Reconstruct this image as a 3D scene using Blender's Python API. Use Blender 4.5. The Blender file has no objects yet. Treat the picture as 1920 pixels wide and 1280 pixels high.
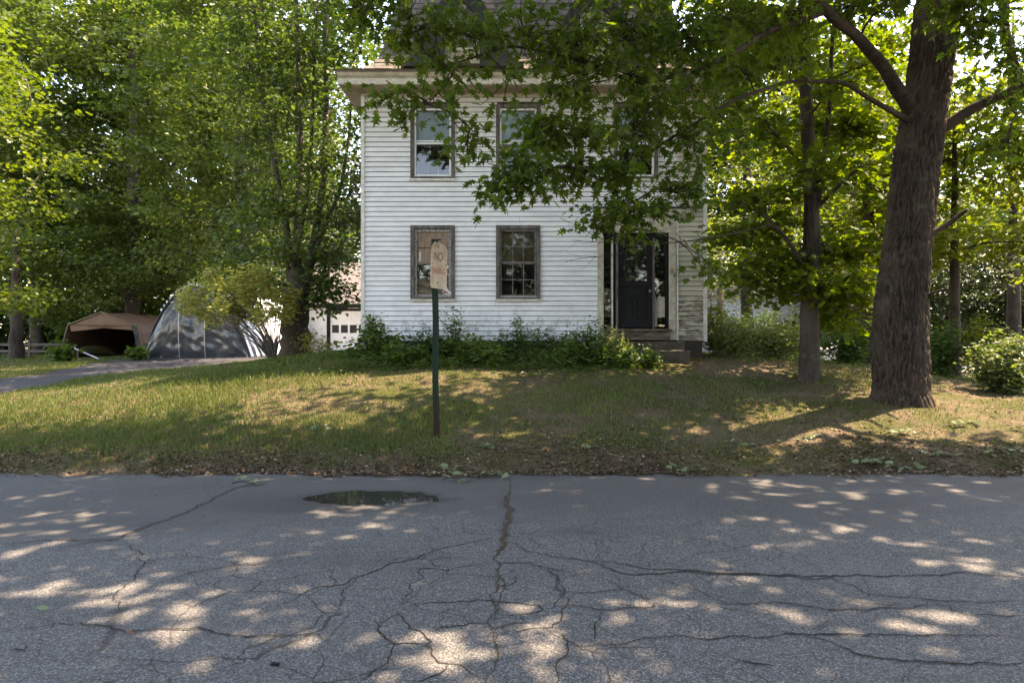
import bpy, math, random
import numpy as np
from mathutils import Vector, noise
rnd = random.Random(7)
RG = np.random.default_rng(11)
R = math.radians
SC = bpy.context.scene
COL = SC.collection

# ------------------------------------------------------------------ camera, sky, sun, exposure
H = 1.5; F = 1280.0
cam_d = bpy.data.cameras.new('camera'); cam = bpy.data.objects.new('camera', cam_d); COL.objects.link(cam)
cam.location = (0, 0, H); cam.rotation_euler = (R(90), 0, 0)
cam_d.lens = 24; cam_d.sensor_width = 36; cam_d.clip_start = 0.1; cam_d.clip_end = 2000
SC.camera = cam
SUN_EL, SUN_AZ = 61.0, 66.0          # azimuth from +Y (behind the house) towards +X
w = bpy.data.worlds.new('World'); SC.world = w; w.use_nodes = True
nt = w.node_tree; nt.nodes.clear()
sky = nt.nodes.new('ShaderNodeTexSky'); sky.sky_type = 'NISHITA'; sky.sun_disc = False
sky.sun_elevation = R(SUN_EL); sky.sun_rotation = R(SUN_AZ); sky.dust_density = .5; sky.air_density = 1.0
bg = nt.nodes.new('ShaderNodeBackground'); bg.inputs[1].default_value = 0.15
wo = nt.nodes.new('ShaderNodeOutputWorld')
nt.links.new(sky.outputs[0], bg.inputs[0]); nt.links.new(bg.outputs[0], wo.inputs[0])
sl = bpy.data.lights.new('sun', 'SUN'); sl.energy = 3.0; sl.angle = R(0.53); sl.color = (1, .93, .82)
so = bpy.data.objects.new('sun', sl); COL.objects.link(so)
e, a = R(SUN_EL), R(SUN_AZ)
SUNV = Vector((math.sin(a)*math.cos(e), math.cos(a)*math.cos(e), math.sin(e)))
so.rotation_euler = (-SUNV).to_track_quat('-Z', 'Y').to_euler(); so.location = (0, 0, 40)
SC.view_settings.view_transform = 'Standard'; SC.view_settings.look = 'None'
SC.view_settings.exposure = 2.92; SC.view_settings.gamma = 1
SC.view_settings.use_curve_mapping = False
try:
    SC.view_settings.use_white_balance = True; SC.view_settings.white_balance_temperature = 8800; SC.view_settings.white_balance_tint = 21
except Exception: pass
SC.render.engine = 'CYCLES'
SC.cycles.max_bounces = 8; SC.cycles.transparent_max_bounces = 12; SC.cycles.transmission_bounces = 6
SC.cycles.diffuse_bounces = 4
SC.cycles.sample_clamp_indirect = 6

def P(px, py, Y):
    return Vector(((px-960)/F*Y, Y, H-(py-640)/F*Y))

# ------------------------------------------------------------------ helpers
ORG = {}
def setp(o, label=None, cat=None, group=None, kind=None):
    if label: o['label'] = label
    if cat: o['category'] = cat
    if group: o['group'] = group
    if kind: o['kind'] = kind
    return o
def empty(name, loc, label, cat, group=None):
    o = bpy.data.objects.new(name, None); COL.objects.link(o); o.location = loc
    o.empty_display_size = .3; ORG[o.name] = Vector(loc)
    return setp(o, label, cat, group)
def link(name, me, mat, parent=None, org=None):
    """mesh in world coordinates -> object whose origin is its thing's base"""
    if parent is not None: org = ORG[parent.name]
    org = Vector(org) if org is not None else Vector((0, 0, 0))
    if org.length > 0:
        n = len(me.vertices); co = np.empty(n*3, dtype=np.float32); me.vertices.foreach_get('co', co)
        co = co.reshape(-1, 3)-np.array(org, dtype=np.float32); me.vertices.foreach_set('co', co.ravel())
    o = bpy.data.objects.new(name, me); COL.objects.link(o)
    if parent is not None: o.parent = parent
    else: o.location = org
    ORG[o.name] = org
    if mat is not None:
        for m in (mat if isinstance(mat, (list, tuple)) else [mat]): me.materials.append(m)
    return o
def mesh_np(name, V, Fc, smooth=False):
    """V (n,3), Fc (m,k) same-size faces"""
    V = np.asarray(V, dtype=np.float32); Fc = np.asarray(Fc, dtype=np.int32)
    me = bpy.data.meshes.new(name)
    me.vertices.add(len(V)); me.vertices.foreach_set('co', V.ravel())
    m, k = Fc.shape
    me.loops.add(m*k); me.loops.foreach_set('vertex_index', Fc.ravel())
    me.polygons.add(m); me.polygons.foreach_set('loop_start', np.arange(0, m*k, k, dtype=np.int32))
    me.polygons.foreach_set('loop_total', np.full(m, k, dtype=np.int32))
    me.polygons.foreach_set('use_smooth', np.full(m, smooth, dtype=bool))
    me.update(calc_edges=True); return me
class MB:
    def __init__(s): s.v = []; s.f = []
    def add(s, vs, fs):
        b = len(s.v); s.v += [tuple(v) for v in vs]; s.f += [tuple(b+i for i in f) for f in fs]; return s
    def box(s, x0, x1, y0, y1, z0, z1):
        return s.add([(x0,y0,z0),(x1,y0,z0),(x1,y1,z0),(x0,y1,z0),(x0,y0,z1),(x1,y0,z1),(x1,y1,z1),(x0,y1,z1)],
                     [(0,3,2,1),(4,5,6,7),(0,1,5,4),(1,2,6,5),(2,3,7,6),(3,0,4,7)])
    def prism(s, pts, d):
        """closed polygon pts (3d), extruded by vector d"""
        n = len(pts); d = Vector(d); pts = [Vector(p) for p in pts]
        return s.add(pts+[p+d for p in pts], [tuple(range(n))[::-1], tuple(range(n, 2*n))]+[(i, (i+1) % n, n+(i+1) % n, n+i) for i in range(n)])
    def tube(s, pts, rad, n=8, cap=True):
        pts = [Vector(p) for p in pts]
        if not isinstance(rad, (list, tuple)): rad = [rad]*len(pts)
        up = Vector((0, 0, 1)); vs = []; prev = None
        for i, p in enumerate(pts):
            t = (pts[min(i+1, len(pts)-1)]-pts[max(i-1, 0)])
            if t.length < 1e-9: t = Vector((0, 0, 1))
            t.normalize()
            if prev is None:
                a_ = t.orthogonal().normalized()
            else:
                a_ = (prev-t*prev.dot(t)); a_ = a_.normalized() if a_.length > 1e-6 else t.orthogonal().normalized()
            prev = a_; b_ = t.cross(a_)
            for k in range(n):
                an = 2*math.pi*k/n
                vs.append(p+(a_*math.cos(an)+b_*math.sin(an))*rad[i])
        fs = []
        for i in range(len(pts)-1):
            for k in range(n):
                fs.append((i*n+k, i*n+(k+1) % n, (i+1)*n+(k+1) % n, (i+1)*n+k))
        if cap: fs += [tuple(range(n))[::-1], tuple((len(pts)-1)*n+k for k in range(n))]
        return s.add(vs, fs)
    def mesh(s, name, smooth=False):
        me = bpy.data.meshes.new(name); me.from_pydata(s.v, [], s.f)
        if smooth:
            for p in me.polygons: p.use_smooth = True
        me.update(); return me
    def build(s, name, mat, parent=None, org=None, smooth=False):
        return link(name, s.mesh(name, smooth), mat, parent, org)

# ------------------------------------------------------------------ materials
def N(nt, t, **kw):
    n = nt.nodes.new(t)
    for k, v in kw.items():
        if k in n.inputs: n.inputs[k].default_value = v
        else: setattr(n, k, v)
    return n
def base_mat(name, rough=.8, spec=.3):
    m = bpy.data.materials.new(name); m.use_nodes = True; t = m.node_tree
    b = t.nodes['Principled BSDF']; b.inputs['Roughness'].default_value = rough
    b.inputs['Specular IOR Level'].default_value = spec
    return m, t, b
def ramp(t, stops, fac):
    r = t.nodes.new('ShaderNodeValToRGB')
    e_ = r.color_ramp.elements
    while len(e_) > 1: e_.remove(e_[0])
    e_[0].position = stops[0][0]; e_[0].color = (*stops[0][1], 1)
    for p, c in stops[1:]:
        x = e_.new(p); x.color = (*c, 1)
    t.links.new(fac, r.inputs[0]); return r.outputs[0]
def noise_n(t, scale, detail=4, rough=.55, vec=None, stretch=None, dist=0):
    n = N(t, 'ShaderNodeTexNoise'); n.inputs['Scale'].default_value = scale
    n.inputs['Detail'].default_value = detail; n.inputs['Roughness'].default_value = rough
    n.inputs['Distortion'].default_value = dist
    if vec is None: vec = t.nodes.new('ShaderNodeNewGeometry').outputs['Position']
    if stretch:
        mp = t.nodes.new('ShaderNodeMapping'); mp.inputs['Scale'].default_value = stretch
        t.links.new(vec, mp.inputs[0]); vec = mp.outputs[0]
    t.links.new(vec, n.inputs['Vector']); return n.outputs[0]
def mathn(t, op, a_, b_=None, clamp=False):
    n = t.nodes.new('ShaderNodeMath'); n.operation = op; n.use_clamp = clamp
    for i, x in enumerate((a_, b_)):
        if x is None: continue
        if isinstance(x, (int, float)): n.inputs[i].default_value = x
        else: t.links.new(x, n.inputs[i])
    return n.outputs[0]
def mixc(t, fac, a_, b_):
    n = t.nodes.new('ShaderNodeMix'); n.data_type = 'RGBA'
    if isinstance(fac, (int, float)): n.inputs[0].default_value = fac
    else: t.links.new(fac, n.inputs[0])
    for i, x in ((6, a_), (7, b_)):
        if isinstance(x, tuple): n.inputs[i].default_value = (*x, 1)
        else: t.links.new(x, n.inputs[i])
    return n.outputs[2]
def step(t, val, lo, hi):
    n = t.nodes.new('ShaderNodeMapRange'); n.interpolation_type = 'SMOOTHSTEP'
    t.links.new(val, n.inputs[0]); n.inputs[1].default_value = lo; n.inputs[2].default_value = hi
    return n.outputs[0]
def bump(t, b, h, strength=.3, dist=.01):
    n = t.nodes.new('ShaderNodeBump'); n.inputs['Strength'].default_value = strength; n.inputs['Distance'].default_value = dist
    t.links.new(h, n.inputs['Height']); t.links.new(n.outputs[0], b.inputs['Normal'])
def posz(t):
    g_ = t.nodes.new('ShaderNodeNewGeometry'); s_ = t.nodes.new('ShaderNodeSeparateXYZ')
    t.links.new(g_.outputs['Position'], s_.inputs[0]); return s_.outputs
def plain(name, c, rough=.8, var=.25, scale=6, spec=.3, bmp=0, c2=None, stretch=None, metal=0):
    m, t, b = base_mat(name, rough, spec)
    c2 = c2 or tuple(x*(1-var) for x in c)
    n = noise_n(t, scale, 6, .65, stretch=stretch)
    t.links.new(ramp(t, [(.35, c2), (.65, c)], n), b.inputs['Base Color'])
    b.inputs['Metallic'].default_value = metal
    if bmp: bump(t, b, noise_n(t, scale*8, 4, stretch=stretch), bmp)
    return m
def leaf_mat(name, c_a, c_b, trans=.45, rough=.45, tcol=None, sc=.35):
    """two colours per leaf (random per island) and between boughs; light passes through"""
    m = bpy.data.materials.new(name); m.use_nodes = True; t = m.node_tree
    b = t.nodes['Principled BSDF']; out = t.nodes['Material Output']
    b.inputs['Roughness'].default_value = rough; b.inputs['Specular IOR Level'].default_value = .35
    g_ = t.nodes.new('ShaderNodeNewGeometry')
    n = noise_n(t, sc, 3)
    f = mathn(t, 'ADD', mathn(t, 'MULTIPLY', g_.outputs['Random Per Island'], .6), mathn(t, 'SUBTRACT', mathn(t, 'MULTIPLY', n, 1.4), .5), True)
    c = ramp(t, [(0, c_a), (1, c_b)], f)
    t.links.new(c, b.inputs['Base Color'])
    tr = t.nodes.new('ShaderNodeBsdfTranslucent')
    k = tcol or (1.6, 1.75, .55)
    v = t.nodes.new('ShaderNodeVectorMath'); v.operation = 'MULTIPLY'; v.inputs[1].default_value = k
    t.links.new(c, v.inputs[0]); t.links.new(v.outputs[0], tr.inputs[0])
    mx = t.nodes.new('ShaderNodeMixShader'); mx.inputs[0].default_value = trans
    t.links.new(b.outputs[0], mx.inputs[1]); t.links.new(tr.outputs[0], mx.inputs[2])
    t.links.new(mx.outputs[0], out.inputs[0]); return m
def bark_mat(name, c1, c2, sc=14, sun=None):
    m, t, b = base_mat(name, .9, .15)
    n = noise_n(t, sc, 8, .75, stretch=(1, 1, .3), dist=.6); n2 = noise_n(t, 1.7, 4)
    c = mixc(t, step(t, n2, .35, .7), ramp(t, [(.38, tuple(x*.3 for x in c1)), (.5, c1), (.66, c2)], n), tuple(x*.8 for x in c2))
    c = mixc(t, mathn(t, 'MULTIPLY', step(t, noise_n(t, 5, 5), .58, .75), .5), c, (.10, .12, .085))
    t.links.new(c, b.inputs['Base Color']); bump(t, b, n, .8, .02); return m

M = {}
# siding: white vinyl, mildew and dirt low down and beside the door
m, t, b = base_mat('siding', .45, .4); x, y, z = posz(t)
n = noise_n(t, 3, 6, .7, stretch=(1, 1, 2.5)); nv = noise_n(t, 4.5, 8, .8, stretch=(1, 1, .9))
col = ramp(t, [(.3, (.60, .615, .63)), (.7, (.77, .785, .80))], n)
low = mathn(t, 'MULTIPLY', step(t, mathn(t, 'SUBTRACT', 0, z), -2.5, -1.45), step(t, nv, .49, .6))
col = mixc(t, mathn(t, 'MULTIPLY', low, .78), col, (.10, .10, .09))
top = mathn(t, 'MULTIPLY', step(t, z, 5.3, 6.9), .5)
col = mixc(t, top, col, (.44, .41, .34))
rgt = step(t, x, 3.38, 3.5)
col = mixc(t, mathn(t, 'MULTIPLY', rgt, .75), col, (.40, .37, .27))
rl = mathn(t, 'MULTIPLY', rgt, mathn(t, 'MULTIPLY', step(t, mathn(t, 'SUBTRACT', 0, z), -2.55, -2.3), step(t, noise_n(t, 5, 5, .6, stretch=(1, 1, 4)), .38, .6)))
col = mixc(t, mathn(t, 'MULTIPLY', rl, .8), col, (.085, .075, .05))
spk = step(t, noise_n(t, 30, 6, .8, stretch=(.6, 1, 1.6)), .63, .72)
col = mixc(t, mathn(t, 'MULTIPLY', spk, .35), col, (.2, .19, .16))
t.links.new(col, b.inputs['Base Color']); bump(t, b, noise_n(t, 4, 3), .15, .02); M['siding'] = m
M['trim'] = plain('white_trim', (.66, .66, .66), .6, .2, 9, c2=(.48, .47, .43), bmp=.05)
M['eave'] = plain('eave_paint', (.55, .53, .47), .7, .2, 5, c2=(.38, .34, .27))
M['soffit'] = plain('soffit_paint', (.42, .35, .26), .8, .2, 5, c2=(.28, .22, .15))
M['doorcase'] = plain('aged_cream_paint', (.50, .47, .39), .75, .2, 10, c2=(.30, .27, .21), bmp=.1)
M['casing'] = plain('weathered_grey_wood', (.16, .145, .135), .85, .2, 16, c2=(.055, .048, .045), bmp=.3, stretch=(1, 1, .25))
m, t, b = base_mat('peeling_sash', .8)
c = ramp(t, [(.42, (.08, .07, .065)), (.52, (.30, .29, .28)), (.7, (.5, .49, .47))], noise_n(t, 26, 6, .75))
t.links.new(c, b.inputs['Base Color']); M['sash'] = m
m, t, b = base_mat('dull_sash', .85)
t.links.new(ramp(t, [(.4, (.06, .055, .05)), (.6, (.20, .19, .18))], noise_n(t, 26, 6, .75)), b.inputs['Base Color']); M['dull'] = m
M['vinyl'] = plain('white_vinyl', (.72, .73, .75), .4, .05, 3)
M['door'] = plain('near_black_door_paint', (.011, .011, .012), .6, .3, 7, spec=.2)
M['ply'] = plain('weathered_plywood', (.30, .22, .16), .85, .2, 7, c2=(.17, .12, .09), stretch=(3, 3, .6))
M['ochre'] = plain('ochre_shade', (.15, .115, .05), .85, .2, 5, c2=(.08, .06, .03))
M['skyshade'] = plain('pale_shade_sky_reflection', (.62, .68, .80), .6, .1, 2)  # pale blue stands in for sky reflected in the upper panes
M['paper'] = plain('white_torn_paper', (.62, .60, .55), .8, .2, 22, c2=(.4, .38, .34))
M['dark'] = plain('dark_interior', (.012, .012, .013), .9, .3, 3)
M['stone'] = plain('damp_concrete', (.085, .075, .055), .9, .3, 6, c2=(.045, .042, .028), bmp=.4)
M['palestone'] = plain('pale_concrete', (.30, .26, .21), .9, .2, 12, bmp=.3)
M['rotwood'] = plain('rotting_painted_wood', (.20, .17, .12), .9, .3, 14, c2=(.02, .016, .01), bmp=.5, stretch=(.3, 1, 2))
M['found_lapshade'] = plain('foundation_brick_and_lap_shadow', (.07, .055, .045), .95, .3, 9, bmp=.3)
M['shingle'] = plain('beige_shingle', (.20, .175, .15), .9, .3, 5, c2=(.10, .09, .08), bmp=.4)
M['darkroof'] = plain('dark_slate_roof', (.055, .058, .062), .85, .3, 8, bmp=.3)
def glass_mat(name, tint=(.9, .95, .95), dirt=.12):
    m = bpy.data.materials.new(name); m.use_nodes = True; t = m.node_tree; out = t.nodes['Material Output']
    t.nodes.remove(t.nodes['Principled BSDF'])
    tr = N(t, 'ShaderNodeBsdfTransparent'); tr.inputs[0].default_value = (*tint, 1)
    gl = N(t, 'ShaderNodeBsdfGlossy'); gl.inputs['Roughness'].default_value = .02
    fr = N(t, 'ShaderNodeFresnel'); fr.inputs[0].default_value = 1.6
    mx = N(t, 'ShaderNodeMixShader'); t.links.new(fr.outputs[0], mx.inputs[0]); t.links.new(tr.outputs[0], mx.inputs[1]); t.links.new(gl.outputs[0], mx.inputs[2])
    df = N(t, 'ShaderNodeBsdfDiffuse'); df.inputs[0].default_value = (.35, .34, .32, 1)
    m2 = N(t, 'ShaderNodeMixShader')
    f = mathn(t, 'MULTIPLY', step(t, noise_n(t, 7, 6, .75), .4, .75), dirt)
    t.links.new(f, m2.inputs[0]); t.links.new(mx.outputs[0], m2.inputs[1]); t.links.new(df.outputs[0], m2.inputs[2])
    t.links.new(m2.outputs[0], out.inputs[0]); return m
M['glass'] = glass_mat('window_glass', dirt=.05); M['dirtyglass'] = glass_mat('dirty_glass', dirt=.07)
# asphalt
def asphalt(name, pale, dark, worn=True):
    m, t, b = base_mat(name, .88, .35); x, y, z = posz(t)
    vo = N(t, 'ShaderNodeTexVoronoi'); vo.inputs['Scale'].default_value = 140
    g_ = t.nodes.new('ShaderNodeNewGeometry'); t.links.new(g_.outputs['Position'], vo.inputs['Vector'])
    agg = t.nodes.new('ShaderNodeSeparateColor'); t.links.new(vo.outputs['Color'], agg.inputs[0])
    stones = ramp(t, [(0, tuple(v*.42 for v in pale)), (.45, tuple(v*.85 for v in pale)), (.8, tuple(v*1.25 for v in pale)), (1, tuple(v*2.3 for v in pale))], agg.outputs[0])
    smooth = ramp(t, [(.36, tuple(v*.55 for v in dark)), (.5, dark), (.66, tuple(v*1.7 for v in dark))], noise_n(t, 60, 6, .85))
    if worn:
        # older coarse surface near the far lane's middle, smoother dark overlay beyond y = 5.6 or so
        e_ = mathn(t, 'ADD', y, mathn(t, 'MULTIPLY', mathn(t, 'SUBTRACT', noise_n(t, .55, 4, .6), .5), 2.2))
        e_ = mathn(t, 'ADD', e_, mathn(t, 'MULTIPLY', step(t, mathn(t, 'SUBTRACT', 0, x), .8, 5), 1.1))
        f = mathn(t, 'MULTIPLY', step(t, e_, 5.35, 6.3), .8)
        col = mixc(t, f, stones, smooth)
        big = noise_n(t, .9, 5, .6, stretch=(.5, 1.6, 1))
        col = mixc(t, mathn(t, 'MULTIPLY', step(t, big, .5, .72), .35), col, tuple(v*.6 for v in dark))
        dust = mathn(t, 'MULTIPLY', step(t, noise_n(t, 1.6, 6, .7), .52, .75), .25)
        col = mixc(t, dust, col, (.13, .115, .095))
        wp = t.nodes.new('ShaderNodeNewGeometry'); wn = N(t, 'ShaderNodeTexNoise'); wn.inputs['Scale'].default_value = 1.7; wn.inputs['Detail'].default_value = 5
        t.links.new(wp.outputs['Position'], wn.inputs['Vector'])
        wv = t.nodes.new('ShaderNodeVectorMath'); wv.operation = 'MULTIPLY_ADD'; wv.inputs[1].default_value = (.55, .55, 0)
        t.links.new(wn.outputs['Color'], wv.inputs[0]); t.links.new(wp.outputs['Position'], wv.inputs[2])
        near = mathn(t, 'MULTIPLY', step(t, mathn(t, 'SUBTRACT', 0, y), -6.2, -5.0), step(t, mathn(t, 'SUBTRACT', 0, mathn(t, 'ABSOLUTE', mathn(t, 'ADD', x, .1))), -3.6, -1.2))
        for sc_v, wdt, st in ((1.7, .0085, .8), (3.9, .012, .5)):
            cv = N(t, 'ShaderNodeTexVoronoi'); cv.feature = 'DISTANCE_TO_EDGE'; cv.inputs['Scale'].default_value = sc_v; t.links.new(wv.outputs[0], cv.inputs['Vector'])
            ln = mathn(t, 'SUBTRACT', 1, step(t, cv.outputs['Distance'], wdt*.3, wdt*1.6))
            gate = step(t, noise_n(t, .9 if sc_v < 3 else 1.3, 4),   .42, .50)
            col = mixc(t, mathn(t, 'MULTIPLY', mathn(t, 'MULTIPLY', ln, gate), mathn(t, 'MULTIPLY', mathn(t, 'ADD', mathn(t, 'MULTIPLY', near, .8), .2), st)), col, (.022, .019, .016))
        wetm = mathn(t, 'MULTIPLY', step(t, mathn(t, 'SUBTRACT', 0, z), .0005, .0055), mathn(t, 'MULTIPLY', step(t, mathn(t, 'SUBTRACT', 0, mathn(t, 'ABSOLUTE', mathn(t, 'ADD', x, 1.38))), -1.7, -1.3), step(t, mathn(t, 'SUBTRACT', 0, mathn(t, 'ABSOLUTE', mathn(t, 'SUBTRACT', y, 6.6))), -.7, -.5)))
        col = mixc(t, mathn(t, 'MULTIPLY', wetm, .6), col, (.03, .028, .026))
        spots = step(t, noise_n(t, 3.1, 6, .7, stretch=(1, 2, 1)), .60, .72)
        col = mixc(t, mathn(t, 'MULTIPLY', spots, .3), col, (.045, .042, .04))
        pale_ = step(t, noise_n(t, .7, 5, .65), .5, .75)
        col = mixc(t, mathn(t, 'MULTIPLY', pale_, .25), col, (.17, .16, .15))
    else:
        col = mixc(t, .55, stones, smooth)
    t.links.new(col, b.inputs['Base Color'])
    bump(t, b, vo.outputs['Distance'], .55, .006); return m
M['road'] = asphalt('road_asphalt', (.108, .104, .098), (.074, .071, .067))
M['drive'] = asphalt('driveway_asphalt', (.042, .040, .041), (.030, .028, .029), False)
M['street'] = plain('pale_street_asphalt', (.30, .29, .29), .9, .2, 2)
m, t, b = base_mat('crack_dirt', .95, .1)
t.links.new(ramp(t, [(.35, (.018, .016, .014)), (.6, (.045, .039, .032))], noise_n(t, 60, 4)), b.inputs['Base Color']); M['crack'] = m
m, t, b = base_mat('crack_debris', .95, .1)
t.links.new(ramp(t, [(.35, (.035, .027, .018)), (.55, (.085, .063, .042)), (.75, (.13, .10, .07))], noise_n(t, 45, 6, .8)), b.inputs['Base Color'])
bump(t, b, noise_n(t, 90, 4), .6, .01); M['debris'] = m
m, t, b = base_mat('standing_water', .03, .5); b.inputs['Base Color'].default_value = (.035, .033, .030, 1)
b.inputs['IOR'].default_value = 1.33; M['water'] = m
M['wet'] = plain('wet_asphalt', (.062, .060, .059), .7, .3, 30, spec=.4)
# soil under the lawn: worn brown by the road and under the trees
m, t, b = base_mat('soil', .95, .1)
n = noise_n(t, 1.3, 6, .65); n2 = noise_n(t, 26, 6, .8)
c = mixc(t, step(t, n, .40, .62), ramp(t, [(.3, (.045, .032, .02)), (.7, (.20, .15, .095))], n2), ramp(t, [(.3, (.03, .035, .01)), (.7, (.10, .10, .035))], n2))
t.links.new(c, b.inputs['Base Color']); bump(t, b, n2, .9, .03); M['soil'] = m
m = leaf_mat('grass', (.042, .082, .016), (.135, .16, .038), .35, .6, (1.3, 1.35, .7), .55); M['grass'] = m
m = leaf_mat('grass_dry', (.12, .095, .042), (.22, .17, .085), .3, .7, (1.2, 1.1, .8), .6); M['drygrass'] = m
m, t, b = base_mat('leaf_litter', .9, .15)
g_ = t.nodes.new('ShaderNodeNewGeometry')
t.links.new(ramp(t, [(0, (.030, .020, .012)), (.45, (.085, .055, .034)), (.8, (.15, .10, .065)), (1, (.28, .22, .15))], g_.outputs['Random Per Island']), b.inputs['Base Color']); M['litter'] = m
M['bark'] = bark_mat('oak_bark', (.032, .023, .017), (.082, .060, .044), 26)
M['bark_d'] = bark_mat('dark_bark', (.035, .028, .022), (.075, .06, .048))
M['bark_m'] = bark_mat('brown_grey_bark', (.05, .04, .03), (.11, .09, .07), 18)
M['bark_p'] = bark_mat('grey_bark', (.11, .095, .08), (.22, .19, .16), 20)
M['l_near'] = leaf_mat('oak_leaves', (.036, .072, .014), (.110, .150, .028), .62)
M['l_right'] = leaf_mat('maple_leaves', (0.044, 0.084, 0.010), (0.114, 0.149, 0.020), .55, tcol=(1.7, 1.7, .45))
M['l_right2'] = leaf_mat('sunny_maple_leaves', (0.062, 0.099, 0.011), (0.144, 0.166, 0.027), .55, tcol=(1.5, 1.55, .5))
M['l_left'] = leaf_mat('ash_leaves', (.030, .062, .016), (.155, .195, .055), .34)
M['l_left2'] = leaf_mat('dark_maple_leaves', (.022, .05, .014), (.10, .145, .038), .34)
M['l_yel'] = leaf_mat('yellow_maple_leaves', (.060, .105, .012), (.15, .19, .03), .45, tcol=(1.4, 1.45, .5))
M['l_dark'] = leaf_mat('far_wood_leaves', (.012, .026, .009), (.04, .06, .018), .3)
M['l_shrub'] = leaf_mat('shrub_leaves', (0.239, 0.266, 0.068), (0.479, 0.451, 0.145), .4, tcol=(1.2, 1.2, .6))
M['l_weed'] = leaf_mat('weed_leaves', (.04, .09, .02), (.12, .17, .045), .4)
M['l_pale'] = leaf_mat('pale_bush_leaves', (0.062, 0.099, 0.036), (0.198, 0.225, 0.099), .4)
M['l_fern'] = leaf_mat('sapling_leaves', (.03, .07, .02), (.09, .15, .045), .4)
M['l_fallen'] = leaf_mat('fallen_green_leaves', (.10, .16, .07), (.28, .33, .18), .25, tcol=(1, 1, .8))
M['brown_tarp'] = plain('brown_tarp', (.19, .105, .07), .6, .25, 2.2, bmp=.15)
M['tan_tarp'] = plain('tan_tarp_lining', (.19, .15, .09), .7, .3, 3)
m, t, b = base_mat('grey_tarp', .26, .6)
t.links.new(ramp(t, [(.3, (.040, .043, .046)), (.7, (.066, .070, .074))], noise_n(t, 1.5, 4)), b.inputs['Base Color'])
M['grey_tarp'] = m
M['white_tarp'] = plain('white_tarp', (.78, .80, .83), .55, .08, 1.5, bmp=.1)
M['black'] = plain('black_strap', (.012, .012, .014), .5, .2, 5)
M['steel'] = plain('galvanised_pipe', (.45, .46, .48), .4, .2, 8, metal=.7)
M['gwall'] = plain('garage_white_paint', (.72, .72, .70), .6, .1, 3)
M['groof'] = plain('garage_brown_shingle', (.15, .135, .125), .9, .25, 7, bmp=.3)
M['green'] = plain('green_post_paint', (.022, .045, .032), .55, .35, 14, c2=(.015, .024, .018))
m, t, b = base_mat('post_paint_rusting', .75, .15); x, y, z = posz(t)
f = step(t, mathn(t, 'ADD', mathn(t, 'SUBTRACT', .95, z), mathn(t, 'MULTIPLY', mathn(t, 'SUBTRACT', noise_n(t, 9, 5), .5), 1.0)), 0, .5)
t.links.new(mixc(t, f, (.012, .028, .018), (.035, .018, .012)), b.inputs['Base Color']); M['post'] = m
m, t, b = base_mat('aged_sign_face', .65, .35)
c = ramp(t, [(.35, (.36, .27, .20)), (.6, (.50, .42, .33)), (.8, (.55, .49, .40))], noise_n(t, 7, 6, .7))
c = mixc(t, mathn(t, 'MULTIPLY', step(t, noise_n(t, 22, 6, .8), .6, .72), .5), c, (.2, .10, .06))
t.links.new(c, b.inputs['Base Color']); M['signface'] = m
M['rustletter'] = plain('rust_brown_lettering', (.17, .055, .03), .7, .3, 30)
M['redletter'] = plain('faded_red_lettering', (.42, .055, .04), .7, .3, 40, c2=(.25, .04, .03))
M['metalback'] = plain('sign_back_metal', (.2, .17, .14), .6, .3, 10)
M['bluehouse'] = plain('grey_blue_clapboard', (.42, .45, .50), .8, .1, 3)
M['fence'] = plain('grey_fence_board', (.11, .10, .085), .9, .3, 6)
M['car'] = plain('silver_car_paint', (.5, .52, .55), .3, .05, 2, spec=.6)
M['tyre'] = plain('tyre_rubber', (.02, .02, .02), .9, .2, 5)
M['kayak'] = plain('olive_canoe', (.12, .11, .05), .5, .2, 4)

# ------------------------------------------------------------------ ground height
CP = [(-3,7.77,0),(3,7.77,0),(9,7.77,.02),(-9,7.77,0),(-16,7.77,0),(16,7.77,.05),(24,7.77,0),(-24,7.77,0),
 (0,7.2,0),(8,7.2,0),(-8,7.2,0),(-20,6,0),(20,6,0),
 (-1,9,.23),(-6,9,.17),(-12,9,.14),(4,9,.24),(8,9,.28),
 (-1,10.5,.52),(-6,10.5,.33),(-11,10.5,.25),(4,10.5,.52),(5.9,10.5,.58),(9,10.5,.50),(13,10.5,.45),
 (-1,12.3,.98),(2,12.3,.92),(4.6,12.0,.74),(7,12,.70),(10,12,.56),(-6,12.5,.75),(-9.75,13,.47),(-4,12.6,.92),
 (-3,14.2,1.17),(0,14.2,1.17),(2.4,13.2,1.04),(4.5,14,1.17),(7.5,14,1.0),(10,14,.62),(14,13,.45),
 (-5,16.5,1.15),(-10.4,17.5,.58),(-12.6,16,.55),(-7,19,.9),(-9,20.5,.75),(-13.4,22,.68),
 (-8,24,.83),(-13,27,.83),(-18,27,.80),(-20,22,.56),(-17,16,.5),(-24,30,.7),(-10,36,.98),(-4,36,1.0),
 (0,24,1.2),(5,20,1.1),(9,18,.6),(14,20,.38),(19,26,.3),(26,28,.3),(14,30,.35),(30,20,.3),(40,40,.2),(0,45,.9),(-30,50,.8),(30,60,.3),(-60,40,.8),(60,20,.2),(-60,10,.2),(60,90,.3),(-60,90,.8),(0,90,.8)]
CP = np.array(CP, dtype=float)
def _k(a_, b_): return np.hypot(a_[:, None, 0]-b_[None, :, 0], a_[:, None, 1]-b_[None, :, 1])
_n = len(CP); A_ = np.zeros((_n+3, _n+3)); A_[:_n, :_n] = _k(CP, CP)-np.eye(_n)*.02
A_[:_n, _n] = 1; A_[:_n, _n+1:] = CP[:, :2]; A_[_n, :_n] = 1; A_[_n+1:, :_n] = CP[:, :2].T
_w = np.linalg.solve(A_, np.concatenate([CP[:, 2], [0, 0, 0]]))
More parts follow.
